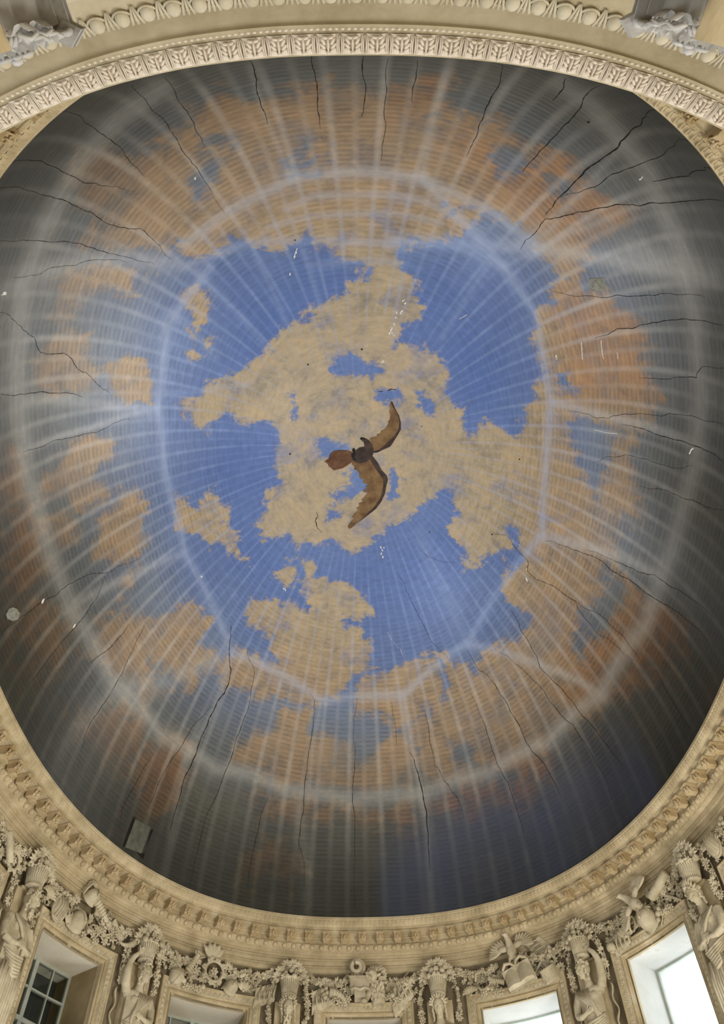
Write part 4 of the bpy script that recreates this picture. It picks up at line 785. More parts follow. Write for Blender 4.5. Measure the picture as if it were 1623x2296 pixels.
def statue(k, where, turn, nod, pose, look):
    s = term_s(k); R0 = FM(s, 0.70, -2.03); st = empty('statue', look, 'statue', R0)
    HM = Matrix.Translation((0, -.34, 0)) @ Euler((nod, 0, turn)).to_matrix().to_4x4()
    mb = MB()
    mb.ball((0, 0, .03), (.135, .16, .175), HM, 14, 10); mb.ball((0, -.05, -.08), (.10, .105, .125), HM, 12, 8)      # skull, jaw
    mb.ball((0, -.17, -.02), (.024, .035, .055), HM, 8, 6); mb.ball((0, -.175, -.055), (.034, .028, .022), HM, 8, 6)     # nose
    for sx in (-1, 1):
        mb.ball((sx * .055, -.142, .045), (.044, .02, .014), HM, 8, 5); mb.ball((sx * .052, -.135, .012), (.024, .018, .015), HM, 8, 5)
        mb.ball((sx * .065, -.11, -.045), (.035, .035, .035), HM, 8, 5); mb.ball((sx * .135, .0, 0), (.02, .035, .045), HM, 6, 5)
    mb.ball((0, -.15, -.098), (.04, .018, .010), HM, 8, 4); mb.ball((0, -.148, -.122), (.034, .018, .010), HM, 8, 4); mb.ball((0, -.135, -.165), (.038, .032, .03), HM, 8, 5)
    mb.tube([(0, -.30, -.10), (0, -.27, -.24), (0, -.24, -.36)], [.085, .085, .13], 10)
    mb.rball((0, -.22, -.48), (.36, .16, .15), (0, 0, 0), 14, 9); mb.rball((0, -.24, -.68), (.29, .18, .26), (0, 0, 0), 14, 9); mb.rball((0, -.22, -.98), (.235, .16, .26), (0, 0, 0), 14, 9); mb.rball((0, -.22, -1.25), (.28, .19, .24), (0, 0, 0), 14, 9)
    for sx in (-1, 1): mb.rball((sx * .13, -.345, -.60), (.12, .07, .12) if k in (-2, 0) else (.10, .08, .095), (0, 0, 0), 10, 7)
    up_l, up_r = pose
    for sx, up_ in ((-1, up_l), (1, up_r)):
        if up_:
            mb.tube([(sx * .30, -.24, -.44), (sx * .40, -.30, -.30), (sx * .43, -.34, -.05), (sx * .42, -.36, .12)], [.10, .10, .085, .07], 10)
            mb.tube([(sx * .42, -.36, .12), (sx * .36, -.38, .25), (sx * .26, -.38, .36)], [.075, .062, .045], 10); hand(mb, (sx * .21, -.38, .41), (-sx * .6, 0, .8))
        else:
            mb.tube([(sx * .32, -.24, -.46), (sx * .40, -.28, -.66), (sx * .40, -.33, -.88)], [.105, .095, .08], 10)
            mb.tube([(sx * .40, -.33, -.88), (sx * .26, -.42, -.96), (sx * .10, -.46, -.94)], [.08, .065, .045], 10); hand(mb, (sx * .05, -.47, -.92), (-sx, 0, .25))
    o_ = part(st, 'body', mb, CARVE); remesh(o_, 0.013, 2)
    mb = MB(); r = random.Random(70 + k)
    for i in range(46):          # curls
        a = r.uniform(-.35, math.pi + .35); e = r.uniform(-.1, 1.0); rr_ = .165
        x_, z_ = rr_ * math.cos(a) * (1 - .1 * e), .03 + .19 * math.sin(a) * (.92); y_ = -.10 + .2 * e
        if e > .45: x_ *= .85
        mb.ball((x_, y_, z_ + .01), (.036, .036, .032), HM, 7, 5)
    for sx in (-1, 1):
        for j in range(6): mb.ball((sx * (.15 + .012 * (j % 2)), -.01 - .012 * (j % 3), -.02 - .05 * j), (.034, .034, .034), HM, 7, 5)
    if k in (-2, 0):             # beard
        for i in range(26): mb.ball((r.uniform(-.09, .09), -.13 - r.uniform(0, .03), -.17 - r.uniform(0, .17)), (.026, .026, .034), HM, 6, 5)
    o_ = part(st, 'hair', mb, CARVE); remesh(o_, 0.011, 1)
    for i in range(11):          # wreath leaves, one by one
        a = math.pi * (0.02 + .96 * i / 10); big = 1.6 if k == 3 else 1.0
        M = HM @ Matrix.Translation((.17 * math.cos(a), -.09, .06 + .17 * math.sin(a))) @ Matrix.Rotation(math.pi / 2 - a, 4, 'Y') @ Matrix.Rotation(-.5, 4, 'X') @ Matrix.Diagonal((big, big, big, 1))
        obj('wreath_leaf', WLEAF, st, M)
    mb = MB()                    # drapery folds
    sg = 1 if k % 2 else -1
    for j in range(8):
        x0 = sg * (.34 - .05 * j); mb.tube([(x0, -.36 - .01 * (j % 2), -.42), (x0 * .7 - sg * .08, -.45, -.62 - .02 * j), (x0 * .3 - sg * .16, -.45, -.86 - .02 * j), (-sg * (.28 - .03 * j), -.36, -1.08 - .045 * j)], [.022, .034, .034, .022], 6, flat=.9)
    for j in range(7): mb.tube([(-.30 + .03 * j, -.36, -1.08 - .05 * j), (-.1 + .02 * j, -.47, -1.16 - .055 * j), (.15, -.46, -1.12 - .055 * j), (.32, -.32, -1.0 - .04 * j)], [.02, .034, .034, .02], 6)
    for j in range(9): mb.tube([(-.26 + .065 * j, -.40 - .03 * (j % 2), -1.3), (-.28 + .07 * j, -.42, -1.7), (-.27 + .068 * j, -.40, -2.35)], [.03, .042, .036], 6)
    mb.sheet(lambda u, v: (-.30 + .6 * u, -.30 - .12 * math.sin(u * math.pi), -.55 - v * 1.8), 10, 8)
    part(st, 'drapery', mb, CARVE)
    mb = MB(); mb.box((0, -.08, -1.1), (.62, .15, 2.6)); mb.box((0, -.10, .22), (.44, .2, .05)); part(st, 'pilaster', mb, STONE)
    for sx in (-1, 1):           # scroll ribbons beside the shoulders
        mb = MB(); mb.tube([(sx * (.47 + .035 * math.sin(j * .75)), -.11 - .02 * math.sin(j * .5), -.35 - .055 * j) for j in range(17)], [.014 + .012 * abs(math.sin(j * .6)) for j in range(17)], 6)
        part(st, 'ribbon', mb, CARVE)
mb = MB(); mb.sheet(lambda u, v: ((u - .5) * .05 * math.sin(math.pi * min(1, v + .12)) ** .8, -.02 * math.sin(v * 2.5) + abs(u - .5) * .02, v * .085), 4, 5); WLEAF = mb.mesh('wreath_leaf', CARVE)
LOOK = {-2: 'bearded carved figure at the left edge, turned right, a basket on its head', -1: 'carved figure between the two left windows, one arm raised to its basket', 0: 'bearded leaf crowned figure left of the middle window', 1: 'leaf crowned figure right of the middle window, head bowed', 2: 'draped figure beside the bright right window, arm raised to its basket', 3: 'figure with a large leafy crown at the right edge, face lowered', -3: 'carved figure beyond the left edge'}
POSE = {-2: (0, 0), -1: (1, 0), 0: (0, 0), 1: (0, 0), 2: (0, 1), 3: (0, 0), -3: (0, 0)}
TURN = {-2: (.55, .2), -1: (.55, .1), 0: (-.35, .25), 1: (-.1, .45), 2: (-.75, .2), 3: (-.35, .45), -3: (0, .2)}
BL = {-2: 'above the figure at the left edge', -1: 'between the two left windows', 0: 'left of the middle window', 1: 'right of the middle window', 2: 'beside the bright right window', 3: 'above the figure at the right edge'}
for k in range(-2, 4):
    statue(k, '', TURN[k][0], TURN[k][1], POSE[k], LOOK[k]); basket(k, BL[k])
BAY = {-3: 'over the window at the left edge', -2: 'over the left window', -1: 'over the second window from the left', 0: 'over the middle window', 1: 'over the second window from the right', 2: 'over the right window', 3: 'over the window at the right edge'}
for k in range(-3, 4):
    c = WC0 + WS * k
    for sx in (-1, 1):
        if (k == -3 and sx < 0) or (k == 3 and sx > 0): continue
        p = [(c + sx * x, z) for x, z in ((1.42, -1.16), (1.15, -1.30), (.85, -1.36), (.55, -1.33), (.28, -1.20))]
        if sx > 0: p = p[::-1]
        garland('carved flower garland %s, %s half' % (BAY[k], 'left' if sx < 0 else 'right'), p, 'swags of flowers over the windows')
for k in range(-2, 4):
    for sx in (-1, 1):
        s = term_s(k); p = [(s + sx * .36, -1.36), (s + sx * .42, -1.6), (s + sx * .44, -1.95), (s + sx * .40, -2.35)]
        garland('string of flowers hanging %s of the basket %s' % ('left' if sx < 0 else 'right', BL[k]), p, 'strings of flowers beside the figures', 0.10, 0.022, 0.62)

# trophies: local axes x along the wall, y outward, z up; front is -y
def trophy(name, label, cat, s, z, o=0.52, rot=0.0, sc_=1.0):
    return empty(name, label, cat, FM(s, o, z) @ Matrix.Rotation(rot, 4, 'Y') @ Matrix.Scale(sc_ * 1.22, 4))
def T_helmet(label, s, z, rot=0, sc_=1, plume=True):
    t = trophy('helmet', label, 'helmet', s, z, .50, rot, sc_); mb = MB()
    Mx = Euler((math.radians(60), 0, 0)).to_matrix().to_4x4()
    mb.lathe([(.0, .2), (.07, .19), (.13, .15), (.165, .08), (.175, 0), (.17, -.05), (.20, -.075), (.205, -.09), (.155, -.075), (.15, 0), (.12, .1), (0, .15)], 20, Mx); part(t, 'helmet_bowl', mb, CARVE)
    mb = MB(); mb.tube([(0, -.02 - .2 * math.sin(a), .20 * math.cos(a)) for a in np.linspace(-.7, 1.7, 9)], .02, 6); part(t, 'crest', mb, CARVE)
    if plume:
        mb = MB()
        for j in range(7): mb.tube([(0, -.05, .2), (-.08 - .02 * j, -.08, .28 - .01 * j), (-.2 - .01 * j, -.06, .28 - .045 * j), (-.27, -.03, .20 - .055 * j)], [.02, .03, .03, .012], 6)
        part(t, 'plume', mb, CARVE)
def T_shield(label, s, z, rx, rz, rot=0):
    t = trophy('shield', label, 'shield', s, z, .50, rot); mb = MB()
    mb.sheet(lambda u, v: (rx * v * math.cos(u * 2 * math.pi), -.14 * (1 - v * v) , rz * v * math.sin(u * 2 * math.pi)), 24, 6); part(t, 'face', mb, CARVE)
    mb = MB(); mb.tube([(rx * math.cos(a), 0, rz * math.sin(a)) for a in np.linspace(0, 2 * math.pi, 25)], .022, 6); part(t, 'rim', mb, CARVE)
    mb = MB()
    for j in range(-3, 4): mb.tube([(rx * .25 * j, -.135 * (1 - (abs(.25 * j)) ** 2 - (q_) ** 2 * .6) - .01, rz * q_ * math.sqrt(1 - (.25 * j) ** 2)) for q_ in np.linspace(-.95, .95, 8)], .009, 5)
    part(t, 'ridge', mb, CARVE, None, 'stuff')
def T_globe(label, s, z, r):
    t = trophy('globe', label, 'globe', s, z, .52, .4); mb = MB(); mb.rball((0, 0, 0), (r, r, r), (0, 0, 0), 20, 14); part(t, 'sphere', mb, CARVE)
    mb = MB(); mb.tube([(r * 1.02 * math.cos(a), r * 1.02 * math.sin(a), 0) for a in np.linspace(0, 2 * math.pi, 25)], .015, 5); mb.tube([(0, r * 1.02 * math.cos(a), r * 1.02 * math.sin(a)) for a in np.linspace(0, 2 * math.pi, 25)], .012, 5); part(t, 'band', mb, CARVE)
def T_ball(label, s, z, r):
    t = trophy('ball', label, 'ball', s, z, .5); mb = MB(); mb.rball((0, 0, 0), (r, r, r), (0, 0, 0), 16, 12); part(t, 'sphere', mb, CARVE); mb = MB(); mb.lathe([(.0, -r * 1.15), (r * .5, -r * 1.1), (r * .55, -r * .85), (0, -r * .8)], 12); part(t, 'foot', mb, CARVE)
def T_book(label, s, z, rot=0, sc_=1):
    t = trophy('book', label, 'book', s, z, .50, rot, sc_); mb = MB()
    for sx in (-1, 1):
        mb.sheet(lambda u, v: (sx * u * .27, -.06 - .05 * math.sin(u * math.pi) - .10 * (1 - v) , -.17 + .34 * v), 8, 2); mb.sheet(lambda u, v: (sx * u * .27, -.06 - .05 * math.sin(u * math.pi) * (1 - v) - .10 + .06 * v, -.17 - .03 * v), 8, 1)
    part(t, 'open_pages', mb, CARVE)
    mb = MB()
    for sx in (-1, 1): mb.box((sx * .145, -.045, 0), (.29, .03, .38), (.29, 0, 0))
    part(t, 'cover', mb, CARVE)
    mb = MB()
    for sx in (-1, 1): mb.tube([(0, -.09, .17), (sx * .06, -.15, .23), (sx * .16, -.16, .26), (sx * .25, -.10, .22), (sx * .27, -.06, .17)], [.015, .028, .034, .028, .012], 7)
    part(t, 'curled_leaf', mb, CARVE)
def T_wing(mb, sx, R):
    for j in range(9):
        a = .35 + j * .17; L = .30 - .016 * abs(j - 3); mb.add([], [])
        mb.ball((0, 0, 0), (.036, .02, L * .5), R @ Matrix.Translation((sx * (.10 + .02 * j), -.05 - .004 * j, .06 - .006 * j)) @ Matrix.Rotation(sx * a, 4, 'Y') @ Matrix.Translation((0, 0, L * .5)), 7, 6)
    mb.ball((0, 0, 0), (.12, .045, .06), R @ Matrix.Translation((sx * .15, -.08, .07)) @ Matrix.Rotation(sx * -.2, 4, 'Y'), 9, 6)
def T_eagle(label, s, z, rot=0, sc_=1, o=.5):
    t = trophy('eagle', label, 'eagle', s, z, o, rot, sc_); mb = MB(); mb.rball((0, -.08, -.02), (.10, .10, .17), (0, 0, 0), 12, 9); mb.tube([(0, -.1, .08), (0, -.13, .18), (-.01, -.15, .24)], [.08, .06, .05], 9)
    mb.rball((-.015, -.17, .27), (.052, .06, .05), (0, 0, 0), 10, 7); mb.tube([(-.03, -.2, .27), (-.06, -.24, .262), (-.07, -.245, .235)], [.025, .016, .005], 6)
    for sx in (-1, 1): mb.tube([(sx * .05, -.12, -.14), (sx * .07, -.15, -.24), (sx * .06, -.18, -.27)], [.04, .022, .012], 6)
    o_ = part(t, 'body', mb, CARVE); remesh(o_, .012, 2)
    for sx in (-1, 1):
        mb = MB(); T_wing(mb, sx, Matrix.Identity(4)); part(t, 'wing', mb, CARVE)
    mb = MB()
    for j in range(-2, 3): mb.rball((j * .035, -.06, -.26), (.024, .015, .085), (0, -.2 * j, 0), 6, 5)
    part(t, 'tail', mb, CARVE)
def T_lion(label, s, z):
    t = trophy('lion', label, 'lion', s, z, .46, 0, 1.0); HM = Euler((.15, 0, -.5)).to_matrix().to_4x4(); mb = MB()
    mb.ball((0, -.05, .02), (.13, .15, .13), HM, 12, 9); mb.ball((0, -.17, -.04), (.075, .09, .06), HM, 10, 7); mb.ball((0, -.15, -.12), (.055, .07, .03), HM, 10, 6); mb.ball((0, -.25, -.01), (.032, .02, .02), HM, 8, 5); mb.ball((0, -.2, .03), (.035, .07, .035), HM, 8, 5)
    for sx in (-1, 1): mb.ball((sx * .06, -.17, .065), (.04, .03, .02), HM, 8, 5); mb.ball((sx * .05, -.21, -.05), (.035, .035, .032), HM, 8, 5); mb.ball((sx * .11, .0, .13), (.035, .025, .04), HM, 8, 5)
    mb.tube([(.03, .05, -.1), (.10, .06, -.3), (.12, .06, -.5)], [.16, .17, .13], 10); mb.tube([(-.02, -.02, -.25), (-.10, -.08, -.38), (-.16, -.12, -.5)], [.09, .07, .055], 9); mb.rball((-.18, -.16, -.52), (.075, .085, .05), (0, 0, 0), 10, 7)
    o_ = part(t, 'body', mb, CARVE); remesh(o_, .013, 2)
    mb = MB(); r = random.Random(5)
    for i in range(90):
        a = r.uniform(-2.4, 2.4) + math.pi / 2; e = r.uniform(0, 1); R = .15 + .06 * e
        p = Vector((R * math.cos(a) + .05 * e, .02 + .12 * e - .05, R * math.sin(a) * 1.05)); mb.ball((0, 0, 0), (.026, .026, .055), HM @ Matrix.Translation(p) @ Matrix.Rotation(math.pi / 2 - a + r.uniform(-.4, .4), 4, 'Y'), 6, 5)
    for i in range(40): mb.rball((r.uniform(-.02, .22), -.08 - r.uniform(0, .04), -.16 - r.uniform(0, .28)), (.028, .028, .055), (0, r.uniform(-.4, .4), 0), 6, 5)
    part(t, 'mane', mb, CARVE)
def T_chest(label, s, z):
    t = trophy('pedestal', label, 'pedestal', s, z, .5); mb = MB(); mb.box((0, -.08, .05), (.36, .22, .22), taper=1.12); mb.box((0, -.09, .175), (.44, .27, .04)); part(t, 'block', mb, CARVE); mb = MB(); mb.tube([(-.2, -.2, -.06), (-.1, -.23, -.04), (0, -.235, -.08), (.1, -.23, -.04), (.2, -.2, -.06)], [.02, .03, .03, .03, .02], 6); mb.box((0, -.08, -.13), (.22, .2, .16)); part(t, 'foot', mb, CARVE)
def T_bust(label, s, z):
    t = trophy('scroll_shell', label, 'ornament', s, z, .48); mb = MB()
    mb.tube([(.14 * math.cos(a) * (1 - a / 14), -.05 - a * .012, .06 + .15 * math.sin(a) * (1 - a / 14)) for a in np.linspace(-1.6, 8.5, 26)], [.05] * 10 + [.045] * 16, 8); mb.rball((0, -.03, -.14), (.12, .10, .13), (0, 0, 0), 12, 8); part(t, 'coil', mb, CARVE); mb = MB()
    for j in range(5): mb.tube([(-.1 + .05 * j, -.12, -.08), (-.12 + .06 * j, -.15, -.2), (-.1 + .055 * j, -.12, -.3)], [.015, .022, .012], 6)
    part(t, 'folds', mb, CARVE)
def T_horn(label, s, z, rot=0, sc_=1, name='cornucopia', fruitful=True):
    t = trophy(name, label, 'horn', s, z, .54, rot, sc_); mb = MB(); pts = [(-.30, -.06, .14), (-.22, -.07, .06), (-.08, -.08, .0), (.08, -.09, .0), (.22, -.1, .08)]; mb.tube(pts, [.02, .04, .06, .08, .105], 12); part(t, 'horn', mb, CARVE)
    mb = MB()
    for j in range(9):
        q_ = j / 8; i0 = min(3, int(q_ * 4)); w = q_ * 4 - i0; p = Vector(pts[i0]).lerp(Vector(pts[i0 + 1]), w); rr_ = [.02, .04, .06, .08, .105]; rd = rr_[i0] * (1 - w) + rr_[i0 + 1] * w + .006
        d_ = (Vector(pts[i0 + 1]) - Vector(pts[i0])).normalized(); u_ = d_.cross(Vector((0, 1, 0))).normalized(); v_ = d_.cross(u_); mb.tube([p + u_ * rd * math.cos(a) + v_ * rd * math.sin(a) for a in np.linspace(0, 2 * math.pi, 13)], .009, 4)
    part(t, 'ring', mb, CARVE, None, 'stuff')
    if fruitful:
        for x_, z_ in ((.26, .12), (.33, .06), (.30, .2), (.38, .15), (.24, .24)): obj('fruit', FRU[3], t, Matrix.Translation((x_, -.12, z_)))
def T_torch(label, s, z, rot, L=.7, name='torch', cat='torch'):
    t = trophy(name, label, cat, s, z, .6, rot); mb = MB(); mb.tube([(0, -.03, -L / 2), (0, -.04, 0), (0, -.05, L / 2)], [.018, .028, .045], 10); part(t, 'shaft', mb, CARVE); mb = MB(); mb.lathe([(.04, L / 2 - .02), (.075, L / 2), (.08, L / 2 + .04), (.05, L / 2 + .06), (0, L / 2 + .06)], 12); part(t, 'head', mb, CARVE)
def T_flag(label, s, z, rot, sc_=1):
    t = trophy('banner', label, 'banner', s, z, .62, rot, sc_); mb = MB(); mb.tube([(0, -.05, -.35), (0, -.05, .45)], .014, 7); part(t, 'pole', mb, CARVE); mb = MB()
    mb.sheet(lambda u, v: (u * .36, -.03 - .035 * math.sin(u * 9 + v * 2), .38 - v * .5 - .18 * u), 14, 8); part(t, 'cloth', mb, CARVE); mb = MB()
    for j in range(4): mb.tube([(0, -.07, .36 - .12 * j), (.15, -.08, .26 - .12 * j), (.34, -.05, .17 - .11 * j)], [.012, .02, .012], 5)
    part(t, 'fold', mb, CARVE)
def T_shell(label, s, z, rot=0, sc_=1):
    t = trophy('scallop_shell', label, 'shell', s, z, .56, rot, sc_); mb = MB(); mb.sheet(lambda u, v: (v * .2 * math.cos(math.pi * u), -.03 - .09 * math.sin(v * 2.4) - .012 * math.cos(u * math.pi * 18) * v, v * .19 * math.sin(math.pi * u)), 54, 6); mb.rball((0, -.05, -.01), (.05, .04, .03), (0, 0, 0), 8, 5); part(t, 'fan', mb, CARVE)
def T_drum(label, s, z, rot=0):
    t = trophy('drum', label, 'drum', s, z, .54, rot); mb = MB(); mb.lathe([(0, -.13), (.16, -.13), (.175, -.11), (.165, -.09), (.165, .09), (.175, .11), (.16, .13), (0, .135)], 20, Matrix.Rotation(.5, 4, 'X')); part(t, 'shell', mb, CARVE); mb = MB()
    for i in range(10): a = math.pi * (1 + i / 9); mb.tube([(.17 * math.cos(a), .17 * math.sin(a) * .9 - .05, .1), (.17 * math.cos(a + .16), .17 * math.sin(a + .16) * .9, -.1)], .007, 4)
    part(t, 'cord', mb, CARVE, None, 'stuff')
def T_lyre(label, s, z, rot=0):
    t = trophy('lyre', label, 'lyre', s, z, .56, rot); mb = MB()
    for sx in (-1, 1): mb.tube([(sx * .04, -.05, -.16), (sx * .17, -.06, -.10), (sx * .17, -.06, .04), (sx * .10, -.06, .12), (sx * .15, -.06, .22)], [.028, .03, .024, .02, .026], 8)
    part(t, 'frame', mb, CARVE); mb = MB(); mb.tube([(-.14, -.07, .13), (.14, -.07, .13)], .015, 6); part(t, 'crossbar', mb, CARVE)
    for j in range(4):
        mb = MB(); mb.tube([(-.045 + .03 * j, -.055, -.13), (-.045 + .03 * j, -.065, .13)], .004, 4); part(t, 'string', mb, CARVE)
def T_quiver(label, s, z, rot=0):
    t = trophy('quiver', label, 'quiver', s, z, .56, rot); mb = MB(); mb.lathe([(0, -.26), (.05, -.26), (.06, -.2), (.085, .1), (.10, .13), (.10, .16), (.075, .16), (.07, .1), (0, .08)], 14); part(t, 'case', mb, CARVE)
    for j in range(5):
        mb = MB(); a = (j - 2) * .12; mb.tube([((j - 2) * .025, -.01 * (j % 2), .1), ((j - 2) * .04, -.01, .28)], .009, 5); mb.rball(((j - 2) * .041, -.01, .29), (.022, .008, .05), (0, a, 0), 6, 4); part(t, 'arrow', mb, CARVE)
def T_gauntlet(label, s, z, rot=0, sc_=1):
    t = trophy('ribbed_sleeve', label, 'armour', s, z, .52, rot, sc_); mb = MB()
    for j in range(7): mb.rball((0, -.05, -.18 + .06 * j), (.10 - .006 * j, .09, .042), (.2, 0, 0), 14, 6)
    part(t, 'plates', mb, CARVE); mb = MB(); hand(mb, (0, -.08, .24), (0, 0, 1)); part(t, 'hand', mb, CARVE)
def T_wreath(label, s, z, r=.17):
    t = trophy('wreath', label, 'wreath', s, z, .52); mb = MB(); mb.tube([(r * math.cos(a), -.02, r * math.sin(a)) for a in np.linspace(0, 2 * math.pi, 25)], .03, 6, False); part(t, 'hoop', mb, CARVE)
    for i in range(16):
        a = 2 * math.pi * i / 16; obj('leaf', WLEAF, t, Matrix.Translation((r * math.cos(a), -.05, r * math.sin(a))) @ Matrix.Rotation(math.pi / 2 - a + .5 * (-1) ** i, 4, 'Y') @ Matrix.Rotation(-.4, 4, 'X') @ Matrix.Scale(1.3, 4))
    obj('flower', ROS[1], t, Matrix.Translation((0, -.02, 0)))
def T_leaves(label, s, z, n_=5, sc_=1, rot=0):
    t = trophy('palm_leaves', label, 'leaves', s, z, .56, rot, sc_)
    for i in range(n_):
        a = (i - (n_ - 1) / 2) * .42; obj('leaf', WLEAF, t, Matrix.Rotation(a, 4, 'Y') @ Matrix.Translation((0, -.05 - .01 * (i % 2), .03)) @ Matrix.Diagonal((2.6, 2.6, 3.1, 1)))
    mb = MB(); mb.rball((0, -.04, .0), (.05, .04, .04), (0, 0, 0), 8, 6); part(t, 'stalk', mb, CARVE)
def T_scroll(label, s, z, rot=0, L=.6, r=.085):
    t = trophy('rolled_scroll', label, 'scroll', s, z, .46, rot); mb = MB(); mb.tube([(-L / 2, -.02, 0), (-L / 2 + .02, -.02, 0), (L / 2 - .02, -.02, 0), (L / 2, -.02, 0)], [r * .8, r, r, r * .8], 14); part(t, 'roll', mb, CARVE)
def T_pan(label, s, z, rot=0):
    t = trophy('pod', label, 'pod', s, z, .5, rot); mb = MB(); mb.lathe([(0, -.2), (.05, -.17), (.07, -.05), (.07, .08), (.05, .17), (0, .2)], 12, None, 0.0, math.pi * 1.0); part(t, 'shell', mb, CARVE)
    for j in range(3): mb = MB(); mb.rball((0, -.02, -.09 + .09 * j), (.042, .042, .042), (0, 0, 0), 10, 7); part(t, 'berry', mb, CARVE)
def T_crown(label, s, z, rot=0):
    t = trophy('crown', label, 'crown', s, z, .54, rot); mb = MB(); mb.tube([(.13 * math.cos(a), -.05 + .13 * math.sin(a) * .6, 0) for a in np.linspace(0, 2 * math.pi, 25)], .022, 6, False); part(t, 'band', mb, CARVE)
    for i in range(11):
        mb = MB(); a = 2 * math.pi * i / 11; mb.tube([(.13 * math.cos(a), -.05 + .08 * math.sin(a), 0), (.2 * math.cos(a), -.05 + .12 * math.sin(a), .17)], [.022, .004], 5); part(t, 'spike', mb, CARVE)
def T_posy(label, s, z, n_=5, sp=.12):
    t = trophy('flower_cluster', label, 'flowers', s, z, .55); r = random.Random(int(s * 100))
    for i in range(n_): obj('flower', ROS[r.choice((0, 1, 1, 3))], t, Matrix.Translation(((i - (n_ - 1) / 2) * sp * .7, -.03 - r.uniform(0, .04), r.uniform(-.06, .06))) @ Euler((r.uniform(-.4, .4), r.uniform(0, 6), 0)).to_matrix().to_4x4())
TUFT = leafspray(.085).mesh('leaf_spray', CARVE)
for k in range(-3, 4):          # carved foliage filling the ground between the trophies
    c = WC0 + WS * k; R0 = FM(c, .62, -1.55); t = empty('carved_foliage', 'tangled carved leaves and flowers filling the ground ' + BAY[k], 'foliage', R0); inv = R0.inverted(); r = random.Random(300 + k)
    for i in range(44):
        x_ = -1.2 + 2.4 * (i + r.uniform(.1, .9)) / 44; z_ = r.uniform(-1.68, -1.36); me_ = r.choice((TUFT, TUFT, TUFT, ROS[0], ROS[3]))
        M = FM(c + x_, .66 - r.uniform(0, .05), z_) @ Euler((r.uniform(-.4, .5), 0, r.uniform(-.5, .5))).to_matrix().to_4x4() @ Matrix.Rotation(r.uniform(0, 6.28), 4, 'Y')
        obj(me_.name.split('.')[0], me_, t, inv @ M)
    for i in range(5):
        mb = MB(); x_ = -.95 + .47 * i + r.uniform(-.1, .1); w_ = r.choice((-1, 1))
        mb.tube([(x_ + w_ * .16 * math.cos(a) * (1 - a / 9), -.02, -.0 + .15 * math.sin(a) * (1 - a / 9)) for a in np.linspace(-.8, 5.6, 16)], [.012] + [.024] * 12 + [.03, .035, .03], 6); part(t, 'curling_stem', mb, CARVE)
# left window
T_shell('carved scallop shell at the left end above the left window', *(-8.310, -1.635), 0.2)
T_shield('carved oval ribbed shield above the left window', *(-7.862, -1.647), .17, .23, .15)
T_helmet('carved open helmet with dark hollow above the left window', *(-7.300, -1.663), -.3, .95, False)
T_gauntlet('carved armour sleeve and hand above the left window', *(-6.801, -1.120), 2.2, .95)
T_helmet('carved plumed helmet nearest the top of the wall above the left window', *(-7.090, -0.992), .2, .8, True)
T_quiver('carved quiver of arrows above the right half of the left window', *(-6.204, -1.280), -1.0)
T_horn('carved horn of plenty at the right end above the left window', *(-5.799, -1.522), -.5, .7)
T_posy('carved flowers below the helmet above the left window', *(-6.828, -1.748), 5)
T_leaves('carved leaves under the shield above the left window', *(-7.491, -1.817), 5, .8)
# second from left
T_shell('carved scallop shell left of the globe', *(-4.999, -1.505), .3, .8)
T_torch('carved torch slanting behind the globe above the second window', *(-4.570, -1.360), -.9, .6)
T_globe('carved banded globe above the second window from the left', *(-4.473, -1.737), .15)
T_gauntlet('carved ribbed sleeve right of the globe', *(-4.169, -1.382), .45, .8)
T_leaves('carved upright palm leaves at the top of the wall over the second window', *(-3.701, -1.107), 5, 1.1)
T_wreath('carved leafy wreath above the second window from the left', *(-3.615, -1.402), .19)
T_torch('carved trumpet lying level right of the wreath', *(-3.092, -1.333), 1.2, .6, 'trumpet', 'trumpet')
T_helmet('carved helmet with dark hollow right of the wreath', *(-3.178, -1.680), .5, .75, False)
T_posy('carved flowers under the wreath over the second window', *(-4.067, -1.845), 6)
T_flag('carved banner at the right end over the second window', *(-2.472, -1.530), 1.2, .9)
T_leaves('carved leaves at the foot of the trumpet', *(-2.882, -1.688), 5, .7)
# middle
T_flag('carved banner left of the lion over the middle window', *(-1.178, -1.490), 1.1, 1.0)
T_flag('carved banner right of the lion over the middle window', *(0.597, -1.498), .8, 1.1)
T_torch('carved mace with a round head right of the lion', *(0.858, -1.550), .75, .7, 'mace', 'mace')
T_bust('carved coiled shell beside the lion', *(-0.253, -1.078))
T_lion('carved lion with a thick mane over the middle window', *(0.129, -1.228))
T_chest('carved square pedestal in front of the lion', *(-0.183, -1.518))
T_horn('carved horn of plenty left of the pedestal', *(-0.679, -1.627), -2.6, .85)
T_posy('carved flowers left of the pedestal over the middle window', *(-0.624, -1.748), 4)
T_posy('carved flowers right of the pedestal over the middle window', *(0.593, -1.708), 5)
T_shell('carved scallop shell at the left end over the middle window', *(-0.936, -1.692), 0, .6)
# second from right
T_lyre('carved lyre over the second window from the right', *(2.722, -1.525), 1.3)
T_eagle('carved eagle with raised wings over the second window from the right', *(3.502, -1.038), -.1, 1.05)
T_book('carved open book below the eagle', *(3.588, -1.640), -.25, 1.05)
T_torch('carved trumpet slanting right of the book', *(4.095, -1.435), .8, .6, 'trumpet', 'trumpet')
T_drum('carved drum right of the book', *(4.274, -1.757), -.25)
T_shell('carved scallop shell at the left end over the second window from the right', *(2.391, -1.795), -.2, .8)
T_posy('carved flowers left of the book', *(2.894, -1.785), 5)
T_gauntlet('carved gauntlet beside the book', *(3.069, -1.618), -1.2, .6)
T_flag('carved banner behind the drum', *(4.021, -1.248), -.7, .9)
